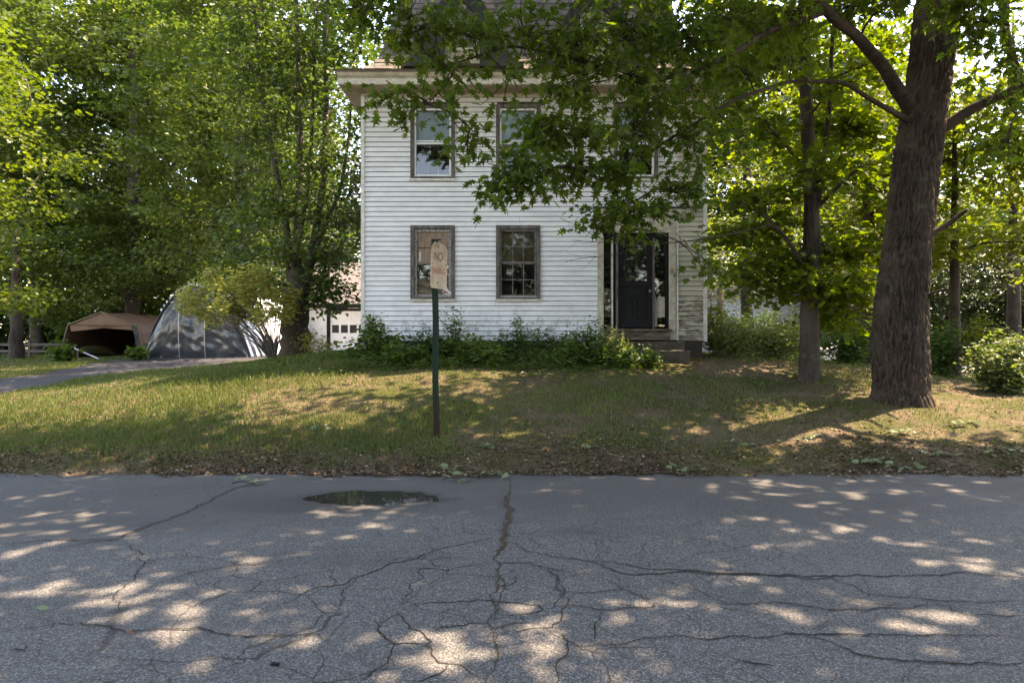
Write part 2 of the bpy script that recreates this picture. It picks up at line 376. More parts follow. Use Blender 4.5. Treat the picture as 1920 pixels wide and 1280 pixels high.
def gv(x, y):
    x = np.asarray(x, float); y = np.asarray(y, float); sh = x.shape
    q = np.stack([x.ravel(), y.ravel()], 1)
    q[:, 0] = np.clip(q[:, 0], -60, 60); q[:, 1] = np.clip(q[:, 1], 6, 90)
    out = np.empty(len(q))
    for i in range(0, len(q), 50000):
        s = q[i:i+50000]; out[i:i+50000] = _k(s, CP)@_w[:_n]+_w[_n]+s@_w[_n+1:]
    out += .025*np.sin(q[:, 0]*1.9+q[:, 1]*.7)*np.sin(q[:, 1]*2.3)+.012*np.sin(q[:, 0]*5.1)*np.sin(q[:, 1]*4.3+1)
    s = np.clip((y.ravel()-7.72)/.5, 0, 1); s = s*s*(3-2*s)
    out = -.03+(np.maximum(out, 0)+.045)*s
    return out.reshape(sh)
def g(x, y): return float(gv(np.array([x]), np.array([y]))[0])
def edge(x):   # the ragged far edge of the road
    x = np.asarray(x, float)
    return 7.76+.05*np.sin(x*1.7)+.04*np.sin(x*4.3+1)+.03*np.sin(x*11+2)+.02*np.sin(x*23)-.01*x*.2

xs = np.concatenate([np.linspace(-400, -40, 14)[:-1], np.linspace(-40, -16, 30)[:-1], np.linspace(-16, 18, 230)[:-1], np.linspace(18, 45, 34)[:-1], np.linspace(45, 400, 14)])
ys = np.concatenate([np.linspace(-120, 6, 12)[:-1], np.linspace(6, 16, 130)[:-1], np.linspace(16, 40, 100)[:-1], np.linspace(40, 90, 26)[:-1], np.linspace(90, 900, 14)])
X, Y = np.meshgrid(xs, ys); Z = gv(X, Y)
nx, ny = len(xs), len(ys)
idx = (np.arange(ny-1)[:, None]*nx+np.arange(nx-1)[None, :]).ravel()
ground = link('ground', mesh_np('ground', np.stack([X.ravel(), Y.ravel(), Z.ravel()], 1), np.stack([idx, idx+1, idx+nx+1, idx+nx], 1), True), M['soil'])
setp(ground, 'brown earth bank rising from the road to the house', kind='structure')

def pdip(x, y):   # the shallow hollow that holds the puddle
    u = (x+1.28)/.54; v = (y-6.60-.03*np.sin(x*3.1))/.25
    q = u*u+v*v+.22*np.sin(x*7+1)*np.sin(y*9)+.20*np.sin(x*17)*np.cos(y*21)+.10*np.sin(x*31+2)+.5*np.maximum(0, u-.5)**2*np.sign(v)
    return -.019*np.exp(-np.maximum(q, 0)**1.3*.9)
# road sheet with a slightly ragged far edge and a dished, uneven surface
xs = np.concatenate([[-300, -120, -60], np.linspace(-30, -3, 160)[:-1], np.linspace(-3, .5, 120)[:-1], np.linspace(.5, 30, 180), [60, 120, 300]]); ts = np.concatenate([np.linspace(0, .82, 50)[:-1], np.linspace(.82, 1, 60)])
X, T = np.meshgrid(xs, ts); Y = -7+(edge(X)+7)*T; Zr = .006*np.sin(X*.8+Y)*np.sin(Y*1.3)+.002+pdip(X, Y)
Zr[-1] -= .035; Zr[-2] -= .008
nx = len(xs); idx = (np.arange(len(ts)-1)[:, None]*nx+np.arange(nx-1)[None, :]).ravel()
def rz(x, y): return .006*math.sin(x*.8+y)*math.sin(y*1.3)+.002+float(pdip(x, y))
road = link('road', mesh_np('road', np.stack([X.ravel(), Y.ravel(), Zr.ravel()], 1), np.stack([idx, idx+1, idx+nx+1, idx+nx], 1), True), M['road'])
setp(road, 'cracked grey asphalt road across the foreground', kind='structure')

# cracks ----------------------------------------------------------
def q1(u, v): return (u/2, 640+v/2)
def q2(u, v): return (960+u/2, 640+v/2)
def q3(u, v): return (540+u/3.2, 880+v/3.2)
cr = []
def C_(q, pts, wd): cr.append(([q(*p) for p in pts], wd))
I_ = lambda u, v: (u, v)
C_(I_, [(955,893),(958,915),(945,940),(955,960),(950,990),(940,1020),(932,1050),(935,1090),(928,1130),(925,1160),(918,1170),(935,1195),(940,1215),(935,1250),(915,1285)], .016)
C_(q3, [(1230,395),(1050,450),(850,500),(700,545),(550,600),(430,640),(340,690),(200,705),(60,770),(-60,830)], .010)
C_(q3, [(430,640),(350,720),(320,800),(280,860)], .007)
C_(q3, [(1230,560),(1050,590),(900,605),(800,600),(780,650),(740,730),(710,770),(710,830)], .007)
C_(q3, [(710,825),(900,805),(1080,790),(1210,790),(1380,800),(1500,820),(1530,845),(1450,870),(1240,885)], .006)
C_(q3, [(500,910),(560,980),(640,1050),(760,1050),(820,1050)], .009)
C_(q3, [(560,940),(600,890),(660,870),(720,890),(760,950),(820,990),(830,1060),(890,1130),(960,1170),(1080,1230),(1180,1250)], .008)
C_(q3, [(840,980),(920,940),(1050,940),(1180,930)], .006)
C_(q3, [(640,1050),(600,1130),(550,1190),(520,1240),(430,1275)], .008)
C_(q3, [(960,1170),(910,1220),(740,1270)], .006)
C_(q3, [(1250,710),(1340,690),(1400,630)], .008)
C_(q3, [(1580,630),(1640,680),(1665,740),(1665,800),(1640,900),(1600,960),(1460,965),(1330,980),(1270,1010)], .008)
C_(q3, [(1600,960),(1650,1020),(1660,1080),(1600,1170),(1660,1270)], .007)
C_(q3, [(1230,570),(1450,560),(1600,610),(1700,600)], .005)
C_(q2, [(-20,750),(30,765),(100,800),(250,820),(450,880),(600,872),(750,875),(900,872),(1000,885),(1200,893),(1350,950),(1450,965),(1550,970),(1700,975),(1930,980)], .010)
C_(q2, [(250,820),(480,850),(620,862),(800,872),(1000,882),(1300,880),(1500,882),(1650,870),(1930,882)], .012)
C_(q2, [(1550,975),(1500,1000),(1400,1010),(1200,1010),(1060,985),(900,995),(750,990)], .006)
C_(q2, [(1570,975),(1640,1000),(1700,1030),(1930,1032)], .006)
C_(q2, [(340,890),(420,940),(520,970),(540,1000),(320,1010),(220,1000)], .006)
C_(q2, [(320,1015),(330,1060),(310,1130)], .006)
C_(q2, [(200,1150),(400,1145),(500,1110),(600,1120),(900,1110),(1100,1110),(1300,1110),(1600,1105),(1930,1120)], .006)
C_(q2, [(1000,1100),(1200,1140),(1350,1190),(1500,1210),(1930,1216)], .011)
C_(q2, [(205,945),(300,945),(420,940)], .005)
C_(q2, [(560,890),(700,940),(820,1000)], .005)
C_(q2, [(850,1200),(920,1210),(980,1225)], .012)
C_(q1, [(-20,1090),(60,1075),(180,1065),(300,1055),(420,1080),(600,1080),(750,1070),(850,1100),(1000,1105),(1200,1100),(1240,1130)], .008)
C_(q1, [(200,790),(240,770),(430,745),(560,690),(700,640),(800,590),(880,550),(1000,520)], .022)
C_(q1, [(460,750),(520,790),(540,840),(500,890),(440,930),(420,970),(460,1010)], .006)
C_(q1, [(-20,770),(150,750),(430,745)], .010)
C_(q1, [(600,905),(750,865),(900,840),(1060,830)], .009)
C_(q1, [(60,1150),(90,1158),(105,1140)], .014)
def g2w(px, py):
    Yc = F*H/(py-640); return (px-960)/F*Yc, Yc
def ribbon(pts, wd, mat, name, lift, par, jit=.014, seg=.035):
    W = [Vector((*g2w(*p), 0)) for p in pts]; L = []
    for a_, b_ in zip(W[:-1], W[1:]):
        n = max(2, int((b_-a_).length/seg)); d = (b_-a_)
        for i in range(n): L.append(a_+d*i/n)
    L.append(W[-1]); m = MB(); vs = []
    for i, p in enumerate(L):
        t_ = (L[min(i+1, len(L)-1)]-L[max(i-1, 0)]); t_.normalize(); nr = Vector((-t_.y, t_.x, 0))
        s = 1-.75*abs(2*i/(len(L)-1)-1)**3 if par is not None else 1
        p = p+nr*(noise.noise(p*6)*.045+noise.noise(p*21)*.02+rnd.uniform(-jit, jit)*.6)
        s *= 1+.55*abs(t_.x)
        w1 = wd*s*(.6+.8*abs(noise.noise(p*4+Vector((9, 0, 0)))))*rnd.uniform(.6, 1.3)*.5; w2 = wd*s*rnd.uniform(.3, .7)
        for q in (p+nr*w1, p-nr*w2): vs.append((q.x, q.y, rz(q.x, q.y)+lift))
    m.add(vs, [(2*i, 2*i+1, 2*i+3, 2*i+2) for i in range(len(L)-1)])
    return m.build(name, mat, par)
for k, (pts, wd) in enumerate(cr):
    ribbon(pts, max(wd, .008)*1.0, M['debris'] if k in (0, 26) else M['crack'], 'crack', .0025+.0002*k, road)
ribbon([(955,925),(946,942),(955,962),(951,990),(942,1020),(934,1045)], .045, M['debris'], 'crack_filled_with_dirt', .0095, road, .02)

# puddle ----------------------------------------------------------
def blob(cx, cy, rx, ry, n=60, tail=0, jit=.07):
    o = []
    for i in range(n):
        a_ = 2*math.pi*i/n; c, s = math.cos(a_), math.sin(a_)
        k = 1+jit*noise.noise(Vector((c*2, s*2, rx)))*2
        xx = cx+rx*k*math.copysign(abs(c)**.8, c)+(tail*max(0, c)**6); o.append((xx, cy+ry*k*math.copysign(abs(s)**.8, s)+(tail*.12*max(0, c)**6)))
    return o
def sheet(pts, z, mat, name, par=None):
    c = (sum(p[0] for p in pts)/len(pts), sum(p[1] for p in pts)/len(pts)); m = MB()
    m.add([(c[0], c[1], z)]+[(p[0], p[1], z) for p in pts], [(0, 1+i, 1+(i+1) % len(pts)) for i in range(len(pts))])
    return m.build(name, mat, par)
x0, y0 = g2w(575, 931); x1, y1 = g2w(815, 931); yt = g2w(700, 916)[1]; yb = g2w(700, 947)[1]
wl = -.0055
pud = sheet(blob(-1.30, 6.60, 1.25, .50), wl, M['water'], 'puddle')
setp(pud, 'long shallow puddle on the asphalt near the far road edge', kind='structure')

# driveway + side street -----------------------------------------
def strip(name, rows, mat, lift, label, nx=24):
    V = []; ny_ = 60; ya = np.array([r[0] for r in rows]); xl = np.array([r[1] for r in rows]); xr = np.array([r[2] for r in rows])
    yy = np.linspace(ya[0], ya[-1], ny_); L = np.interp(yy, ya, xl); Rr = np.interp(yy, ya, xr)
    u = np.linspace(0, 1, nx); X = L[:, None]*(1-u)+Rr[:, None]*u; Yg = np.repeat(yy[:, None], nx, 1)
    X[:, 0] += .08*np.sin(yy*3.1); X[:, -1] += .1*np.sin(yy*2.3)+.05*np.sin(yy*7)
    Z = gv(X, Yg)+lift; Z[:, 0] -= lift*.9; Z[:, -1] -= lift*.9
    idx = (np.arange(ny_-1)[:, None]*nx+np.arange(nx-1)[None, :]).ravel()
    o = link(name, mesh_np(name, np.stack([X.ravel(), Yg.ravel(), Z.ravel()], 1), np.stack([idx, idx+1, idx+nx+1, idx+nx], 1), True), mat)
    return setp(o, label, kind='structure')
DR = [(7.7,-14.5,-8.6),(13,-12.4,-9.75),(17.5,-12.4,-9.9),(20,-13.2,-8.8),(24,-14.6,-8.2),(27,-14.8,-8),(30,-14.8,-6),(36,-14,-4)]
strip('driveway', DR, M['drive'], .03, 'dark asphalt driveway climbing to the tents and garage')
strip('side_street', [(24.5,12.5,70),(31,14,75)], M['street'], .05, 'sunlit side street beyond the bushes on the right', 60)
def in_drive(x, y):
    ya = np.array([r[0] for r in DR]); return (x > np.interp(y, ya, [r[1] for r in DR])) & (x < np.interp(y, ya, [r[2] for r in DR])) & (y < 36)

# ------------------------------------------------------------------ house
HY = 14.2; PX = HY/F
def wx(px): return (px-960)*PX
def wz(py): return H-(py-640)*PX
XL, XR = wx(680), wx(1322)
house = empty('house', (0, HY+4.5, 1.0), 'white two storey clapboard house with a mansard roof and boarded windows', 'house')
WIN = {'a': (770, 853, 423, 561), 'b': (930, 1013, 423, 561), 'c': (770, 853, 197, 336), 'd': (930, 1013, 197, 336), 'e': (1150, 1233, 197, 336)}
DOOR = (1131, 1254, 437, 637)
ops = [(wx(l)+.05, wx(r)-.05, wz(bt)+.05, wz(tp)-.05) for l, r, tp, bt in WIN.values()]+[(wx(DOOR[0])-.0, wx(DOOR[1]), wz(DOOR[3]), wz(DOOR[2]))]
def holed(x0, x1, z0, z1, holes, y0, y1):
    m = MB(); X = sorted({x0, x1, *[h[0] for h in holes], *[h[1] for h in holes]}); Zs = sorted({z0, z1, *[h[2] for h in holes], *[h[3] for h in holes]})
    X = [v for v in X if x0 <= v <= x1]; Zs = [v for v in Zs if z0 <= v <= z1]
    for za, zb in zip(Zs[:-1], Zs[1:]):
        run = None
        for xa, xb in zip(X[:-1], X[1:]):
            cx, cz = (xa+xb)/2, (za+zb)/2
            solid = not any(h[0] < cx < h[1] and h[2] < cz < h[3] for h in holes)
            if solid: run = [xa, xb] if run is None else [run[0], xb]
            if (not solid or xb == X[-1]) and run: m.box(run[0], run[1], y0, y1, za, zb); run = None
    return m
ZT = wz(168)
holed(XL+.01, XR-.01, wz(637.5), ZT, ops, HY, HY+.14).build('front_wall', M['found_lapshade'], house)  # dark backing shows between siding boards as painted lap shadow
m = MB(); m.box(XL+.01, XL+.15, HY+.1405, HY+9, wz(638), ZT); m.box(XR-.15, XR-.01, HY+.1405, HY+9, wz(638), ZT); m.box(XL+.01, XR-.01, HY+9.001, HY+9.15, wz(638), ZT)
m.build('wall', M['siding'], house)
m = MB(); m.box(XL+.16, XR-.16, HY+.2, HY+8.9, 1.3, 1.4); m.box(XL+.16, XR-.16, HY+1.6, HY+1.65, 1.41, ZT); m.box(XL+.16, XR-.16, HY+.16, HY+1.59, wz(385), wz(378))
m.build('interior_partition', M['dark'], house)
m = MB(); m.box(XL+.05, XR-.05, HY+.03, HY+8.95, .6, wz(638)-.002); m.build('foundation', M['found_lapshade'], house)
# siding courses: a slanted board each, broken at the openings
PITCH = 9.3*PX
# casings overlap the board ends
cuts = [(wx(l)+.02, wx(r)-.02, wz(bt)+.02, wz(tp)-.02) for l, r, tp, bt in WIN.values()]+[(wx(1121), wx(1270), wz(640), wz(399))]
k = 0; z0 = wz(640)
while z0 < wz(184):
    z1 = min(z0+PITCH, wz(183)); segs = [(wx(683.5), wx(1319))]
    for c in cuts:
        if min(z1, c[3])-max(z0, c[2]) > .35*PITCH:
            ns = []
            for s in segs:
                if c[1] <= s[0] or c[0] >= s[1]: ns.append(s); continue
                if c[0] > s[0]: ns.append((s[0], c[0]))
                if c[1] < s[1]: ns.append((c[1], s[1]))
            segs = ns
    for s in segs:
        parts = [s]
        if s[1]-s[0] > 2.5:
            j = rnd.uniform(s[0]+.6, s[1]-.6); parts = [(s[0], j-.002), (j+.002, s[1])]
        for xa, xb in parts:
            n = max(1, int((xb-xa)/.6)); yb, ytp = HY-.034, HY-.002; vs = []
            for i in range(n+1):
                x_ = xa+(xb-xa)*i/n; d = rnd.uniform(-.0035, .0035)
                vs += [(x_, HY-.001, z0+.020), (x_, yb+.003+d, z0+.0175+d*.6), (x_, yb+d, z0+.022+d*.6), (x_, ytp, z1+.0095), (x_, HY+.0005, z1+.0095)]
            m = MB(); m.add(vs, [(i*5+k_, i*5+k_+1, i*5+k_+6, i*5+k_+5) for i in range(n) for k_ in range(4)]+[(i*5+4, i*5, i*5+5, i*5+9) for i in range(n)]+[(4, 3, 2, 1, 0), tuple(n*5+k_ for k_ in range(5))])
            m.build('siding_board', M['siding'], house)
    z0 += PITCH
# side siding (left and right walls), joined
for sx, X0 in ((-1, XL+.01), (1, XR-.01)):
    m = MB(); z0 = wz(640)
    while z0 < wz(184):
        z1 = z0+PITCH
        m.add([(X0, HY+.05, z0+.013), (X0+sx*.03, HY+.05, z0+.013), (X0+sx*.004, HY+.05, z1+.013), (X0, HY+9, z0+.013), (X0+sx*.03, HY+9, z0+.013), (X0+sx*.004, HY+9, z1+.013)],
              [(0, 1, 4, 3), (1, 2, 5, 4), (0, 2, 1), (3, 4, 5)]); z0 += PITCH
    o = m.build('side_siding', M['siding'], house); o['kind'] = 'stuff'
for xa, xb in ((wx(677.5), wx(684)), (wx(1318.5), wx(1325))):
    m = MB(); m.box(xa, xb, HY-.045, HY+.06, wz(640), wz(183)); m.build('corner_board', M['trim'], house)
# frieze, soffit, fascia, cornice
EY = 13.7
def ez(py): return H-(py-640)*EY/F
EXL = (632-960)*EY/F; EXR = XR+.42
m = MB(); m.box(XL-.03, XR+.03, HY-.05, HY-.001, wz(183), ez(158)); m.build('frieze_board', M['eave'], house)
zs = ez(157.5)
m = MB(); m.box(EXL+.05, EXR-.05, EY+.03, HY+9.5, zs-.02, zs); m.build('soffit', M['soffit'], house)
m = MB(); m.box(EXL+.02, EXR-.02, EY, EY+.028, zs-.004, ez(147)); m.box(EXL+.02, EXL+.048, EY+.0285, HY+9.5, zs-.004, ez(147)); m.box(EXR-.048, EXR-.02, EY+.0285, HY+9.5, zs-.004, ez(147)); m.build('fascia_board', M['trim'], house)
m = MB(); m.prism([(EXL+.02, EY, ez(146.8)), (EXL+.02, EY-.05, ez(143)), (EXL-.01, EY-.07, ez(136)), (EXL-.01, EY+.1, ez(136)), (EXL+.02, EY+.1, ez(146.8))], (EXR-EXL, 0, 0))
m.box(EXL-.02, EXL+.05, EY+.11, HY+9.5, ez(146.6), ez(136)); m.build('crown_moulding', M['eave'], house)
# mansard roof: flared profile swept round; shingle courses on the front
prof = [(0, 0), (.28, .10), (.55, .24), (.74, .48), (.86, .85), (.96, 1.3), (1.06, 1.8), (1.15, 2.3)]
ZB = ez(134)
def ring(d, h): return [(EXL-.04+d, EY-.10+d, ZB+h), (EXR+.04-d, EY-.10+d, ZB+h), (EXR+.04-d, HY+9.6-d, ZB+h), (EXL-.04+d, HY+9.6-d, ZB+h)]
m = MB(); rs = [ring(*p) for p in prof]; vs = [v for r in rs for v in r]
fs = [(i*4+k, i*4+(k+1) % 4, i*4+4+(k+1) % 4, i*4+4+k) for i in range(len(prof)-1) for k in range(4)]
m.add(vs, fs); b_ = len(prof)-1; top_ = [(0, EY+4.6, ZB+3.3)]
m.add(rs[-1]+[(EXL+3, HY+4.5, ZB+3.2), (EXR-3, HY+4.5, ZB+3.2)], [(0, 1, 5, 4), (1, 2, 5), (2, 3, 4, 5), (3, 0, 4)])
m.box(EXL-.03, EXR+.03, EY-.09, EY+.2, ZB-.035, ZB-.001)
m.build('roof', M['shingle'], house)
pl = [0]
for a_, b_ in zip(prof[:-1], prof[1:]): pl.append(pl[-1]+math.hypot(b_[0]-a_[0], b_[1]-a_[1]))
def pat(s):
    s = min(s, pl[-1]-1e-4)
    for i in range(len(pl)-1):
        if s <= pl[i+1]:
            u = (s-pl[i])/(pl[i+1]-pl[i]); return prof[i][0]*(1-u)+prof[i+1][0]*u, prof[i][1]*(1-u)+prof[i+1][1]*u
s = 0.; row = 0
while s < pl[-1]-.13:
    (d0, h0), (d1, h1) = pat(s), pat(s+.15); m = MB()
    xa = EXL-.04+d0; xb = EXR+.04-d0; x_ = xa-(row % 2)*.1
    while x_ < xb:
        w_ = .2; l_, r_ = max(x_, xa), min(x_+w_-.008, xb)
        if r_-l_ > .02:
            th = .013+rnd.uniform(0, .008); ln = rnd.uniform(-.008, .008)
            y0_, y1_ = EY-.10+d0, EY-.10+d1
            m.add([(l_, y0_-th, ZB+h0+ln+th*.4), (r_, y0_-th, ZB+h0+ln+th*.4), (r_, y1_-.004, ZB+h1+.004), (l_, y1_-.004, ZB+h1+.004), (l_, y0_+.003, ZB+h0+ln-.003), (r_, y0_+.003, ZB+h0+ln-.003)],
                  [(0, 1, 2, 3), (4, 5, 1, 0), (4, 0, 3), (1, 5, 2)])
        x_ += w_
    m.build('shingle_course', M['shingle'], house); s += .135; row += 1
# dormers with dark hoods
for cx_ in (wx(868), wx(1112)):
    y_f = EY+.30; zb = ZB+.28; m = MB(); m.box(cx_-.42, cx_+.42, y_f, y_f+1.4, zb, zb+1.35)
    d = m.build('dormer', M['eave'], house)
    m = MB()
    m.prism([(cx_-1.25, y_f-.12, zb-.1), (cx_-1.0, y_f-.12, zb+.12), (cx_, y_f-.12, zb+2.05), (cx_, y_f-.12, zb+1.25), (cx_-.36, y_f-.12, zb+.9), (cx_-.36, y_f-.12, zb-.1)], (0, 1.6, 0))
    m.prism([(cx_+1.25, y_f-.12, zb-.1), (cx_+.36, y_f-.12, zb-.1), (cx_+.36, y_f-.12, zb+.9), (cx_+.001, y_f-.12, zb+1.249), (cx_+.001, y_f-.12, zb+2.049), (cx_+1.0, y_f-.12, zb+.12)], (0, 1.6, 0))
    m.build('dormer_roof', M['darkroof'], d)
    m = MB(); m.box(cx_-.30, cx_+.30, y_f-.03, y_f-.001, zb+.25, zb+1.2); m.build('dormer_window_frame', M['trim'], d)
    m = MB(); m.box(cx_-.24, cx_+.24, y_f-.036, y_f-.031, zb+.31, zb+.72); m.box(cx_-.24, cx_+.24, y_f-.036, y_f-.031, zb+.76, zb+1.14); m.build('pane', M['glass'], d)

def frame4(m, x0, x1, z0, z1, w_, y0, y1, wb=None):
    wb = wb or w_; m.box(x0, x0+w_, y0, y1, z0, z1); m.box(x1-w_, x1, y0, y1, z0, z1)
    m.box(x0+w_+.0005, x1-w_-.0005, y0+.001, y1-.001, z1-w_, z1-.0005); m.box(x0+w_+.0005, x1-w_-.0005, y0+.001, y1-.001, z0+.0005, z0+wb); return m
for key, (l, r, tp, bt) in WIN.items():
    x0, x1, z0, z1 = wx(l), wx(r), wz(bt), wz(tp)
    m = MB(); frame4(m, x0, x1, z0, z1, .075, HY-.05, HY+.03, .05)
    w_ = m.build('window', M['casing'], house)
    m = MB(); m.box(x0-.02, x1+.02, HY-.075, HY-.02, z0-.045, z0-.001); m.build('sill', M['trim'] if key in 'cde' else M['eave'], w_)
    ix0, ix1, iz0, iz1 = x0+.08, x1-.08, z0+.055, z1-.08
    zm = iz0+(iz1-iz0)*.5
    if key == 'a':
        m = MB(); frame4(m, ix0, ix1, iz0, iz1, .05, HY-.008, HY+.05); m.build('sash', M['sash'], w_)
        bx0, bx1 = ix0+.045, ix1-.045
        for q, (pa, pb_) in enumerate(((433, 464), (465.3, 494))):
            m = MB(); m.box(bx0, bx1, HY+.035, HY+.047, wz(pb_), wz(pa)); m.build('board', M['ply'], w_)
        m = MB(); m.box(bx0, bx1, HY+.02, HY+.05, wz(496.5), wz(494.3)); m.box(bx0, bx1, HY+.02, HY+.05, wz(526), wz(523)); m.build('rail', M['casing'], w_)
        m = MB(); m.box(bx0, bx1, HY+.06, HY+.065, wz(523), wz(496)); m.build('pane', M['dirtyglass'], w_)
        m = MB(); m.box(bx0, bx1, HY+.09, HY+.10, wz(523), wz(496)); m.build('blind', M['dark'], w_)
        m = MB(); m.box(bx0, bx1, HY+.05, HY+.06, wz(554), wz(526.5)); o = m.build('board', M['rotwood'], w_); setp(o, 'dark stained brown board in the lowest part of the window')
        m = MB(); m.prism([(bx0+.035, HY+.033, wz(492)), (bx0+.085, HY+.033, wz(488)), (bx0+.09, HY+.033, wz(470)), (bx0+.045, HY+.033, wz(474))], (0, .0015, 0)); m.build('torn_paper', M['paper'], w_)
    elif key == 'b':
        for zz0, zz1, yy in ((zm-.012, iz1, HY+.0), (iz0, zm+.012, HY+.03)):
            m = MB(); frame4(m, ix0, ix1, zz0, zz1, .04, yy, yy+.028); sa = m.build('sash', M['dull'], w_)
            gx0, gx1, gz0, gz1 = ix0+.04, ix1-.04, zz0+.04, zz1-.04
            m = MB()
            for i in (1, 2):
                xx = gx0+(gx1-gx0)*i/3; m.box(xx-.009, xx+.009, yy+.002, yy+.022, gz0, gz1)
            zz = (gz0+gz1)/2; m.box(gx0, gx1, yy+.0035, yy+.0205, zz-.009, zz+.009); m.build('muntin', M['dull'], w_)
            for i in range(3):
                for j in range(2):
                    a0 = gx0+(gx1-gx0)*i/3+.007; a1 = gx0+(gx1-gx0)*(i+1)/3-.007; b0 = gz0+(gz1-gz0)*j/2+.007; b1 = gz0+(gz1-gz0)*(j+1)/2-.007
                    m = MB(); m.add([(a0, yy+.012+rnd.uniform(-.002, .002), b0), (a1, yy+.012+rnd.uniform(-.002, .002), b0), (a1, yy+.012, b1), (a0, yy+.012+rnd.uniform(-.002, .002), b1)], [(0, 1, 2, 3)])
                    m.build('pane', M['dirtyglass'], w_)
        m = MB(); m.box(ix0+.03, ix1-.03, HY+.075, HY+.08, zm-.02, iz1); m.build('blind', M['ochre'], w_)
    else:
        m = MB(); frame4(m, ix0+.0, ix1-.0, iz0, iz1, .035, HY-.02, HY+.05); m.box(ix0+.036, ix1-.036, HY-.015, HY+.04, zm-.035, zm-.003); m.box(ix0+.036, ix1-.036, HY-.005, HY+.045, zm+.02, zm+.045)
        m.build('sash', M['vinyl'], w_)
        gx0, gx1 = ix0+.035, ix1-.035
        m = MB()
        if key == 'c' or key == 'e':
            for i in (1, 2): xx = gx0+(gx1-gx0)*i/3; m.box(xx-.006, xx+.006, HY+.03, HY+.036, iz0+.035, zm-.036)
            m.box(gx0, gx1, HY+.0305, HY+.0355, (iz0+zm)/2-.006, (iz0+zm)/2+.006)
            m.build('muntin', M['casing'], w_)
        m = MB(); m.box(gx0, gx1, HY+.02, HY+.024, iz0+.035, zm-.035); m.build('pane', M['glass'], w_)
        m = MB(); m.box(gx0, gx1, HY+.02, HY+.024, zm+.045, iz1-.035); m.build('pane', M['glass'], w_)
        m = MB()
        n_ = 14
        if key == 'e': m.box(gx0, gx1, HY+.10, HY+.105, zm+.2, iz1)
        else: m.box(gx0, gx1, HY+.10, HY+.105, (zm-.03 if key == 'c' else zm-.35), iz1)
        m.build('blind', M['skyshade'], w_)  # sheet coloured like the sky's reflection in the glass

# entrance
ent_y = HY
m = MB(); m.box(wx(1120), wx(1131), HY-.06, HY+.05, wz(634), wz(437)); m.build('pilaster', M['doorcase'], house)
m = MB(); m.box(wx(1254), wx(1266), HY-.06, HY+.05, wz(637), wz(437)); pr_ = m.build('pilaster', M['doorcase'], house)
m = MB(); m.box(wx(1267.5), wx(1271), HY-.05, HY-.002, wz(638), wz(406)); m.build('edge_trim', M['trim'], house)
m = MB(); m.box(wx(1120), wx(1267), HY-.065, HY+.05, wz(436.8), wz(408)); m.build('entablature', M['doorcase'], house)
m = MB(); m.prism([(wx(1112), HY-.05, wz(407.8)), (wx(1112), HY-.13, wz(405)), (wx(1112), HY-.17, wz(398)), (wx(1112), HY-.19, wz(395)), (wx(1112), HY-.05, wz(394))], (wx(1291)-wx(1112), 0, 0)); m.build('cornice', M['eave'], house)
m = MB(); m.box(wx(1111), wx(1292), HY-.2, HY-.032, wz(394)+.002, wz(391.5)); m.build('drip_cap', M['darkroof'], house)
DY = HY+.09
m = MB(); m.box(wx(1131)+.001, wx(1254)-.001, HY+.05, DY+.05, wz(437)-.09, wz(437)); m.build('door_head', M['door'], house)
for xa, xb, mt, nm in ((1147, 1150, 'trim', 'jamb'), (1155.5, 1159.5, 'casing', 'jamb'), (1225.5, 1228.5, 'casing', 'jamb'), (1250.5, 1253.8, 'door', 'jamb'), (1131.2, 1133.5, 'door', 'jamb')):
    m = MB(); m.box(wx(xa), wx(xb), HY+.03 if mt != 'door' else HY+.05, DY+.08, wz(616), wz(437)-.002 if mt == 'door' else wz(445.5)); m.build(nm, M[mt], house)
m = MB(); m.box(wx(1150.2), wx(1155.3), DY+.02, DY+.06, wz(616), wz(446)); m.build('jamb_reveal', M['door'], house)
# door leaf
dx0, dx1, dz0, dz1 = wx(1160), wx(1225), wz(614), wz(446)
m = MB(); m.box(dx0, dx1, DY+.03, DY+.07, dz0, dz1); door = m.build('door', M['door'], house)
m = MB(); frame4(m, dx0, dx1, dz0, dz1, .115, DY+.012, DY+.029, .17)
m.box(dx0+.116, dx1-.116, DY+.013, DY+.029, wz(537), wz(526)); m.box(dx0+.116, dx1-.116, DY+.013, DY+.029, wz(560), wz(554)); m.box((dx0+dx1)/2-.04, (dx0+dx1)/2+.04, DY+.0125, DY+.029, wz(600), wz(560.2)); m.build('door_rail', M['door'], door)
m = MB(); m.box(dx0+.12, dx1-.12, DY+.022, DY+.025, wz(525.5), dz1-.12); m.build('pane', M['glass'], door)
m = MB(); m.box(dx0+.13, dx1-.13, DY+.016, DY+.029, wz(552), wz(539)); 
m.box(dx0+.13, (dx0+dx1)/2-.055, DY+.016, DY+.029, wz(597), wz(563)); m.box((dx0+dx1)/2+.055, dx1-.13, DY+.016, DY+.029, wz(597), wz(563)); m.build('door_panel', M['door'], door)
m = MB(); m.tube([(dx1-.06, DY+.012, wz(545)), (dx1-.06, DY-.03, wz(545)), (dx1-.06, DY-.045, wz(545))], [.014, .018, .03], 12); m.build('handle', M['metalback'], door)
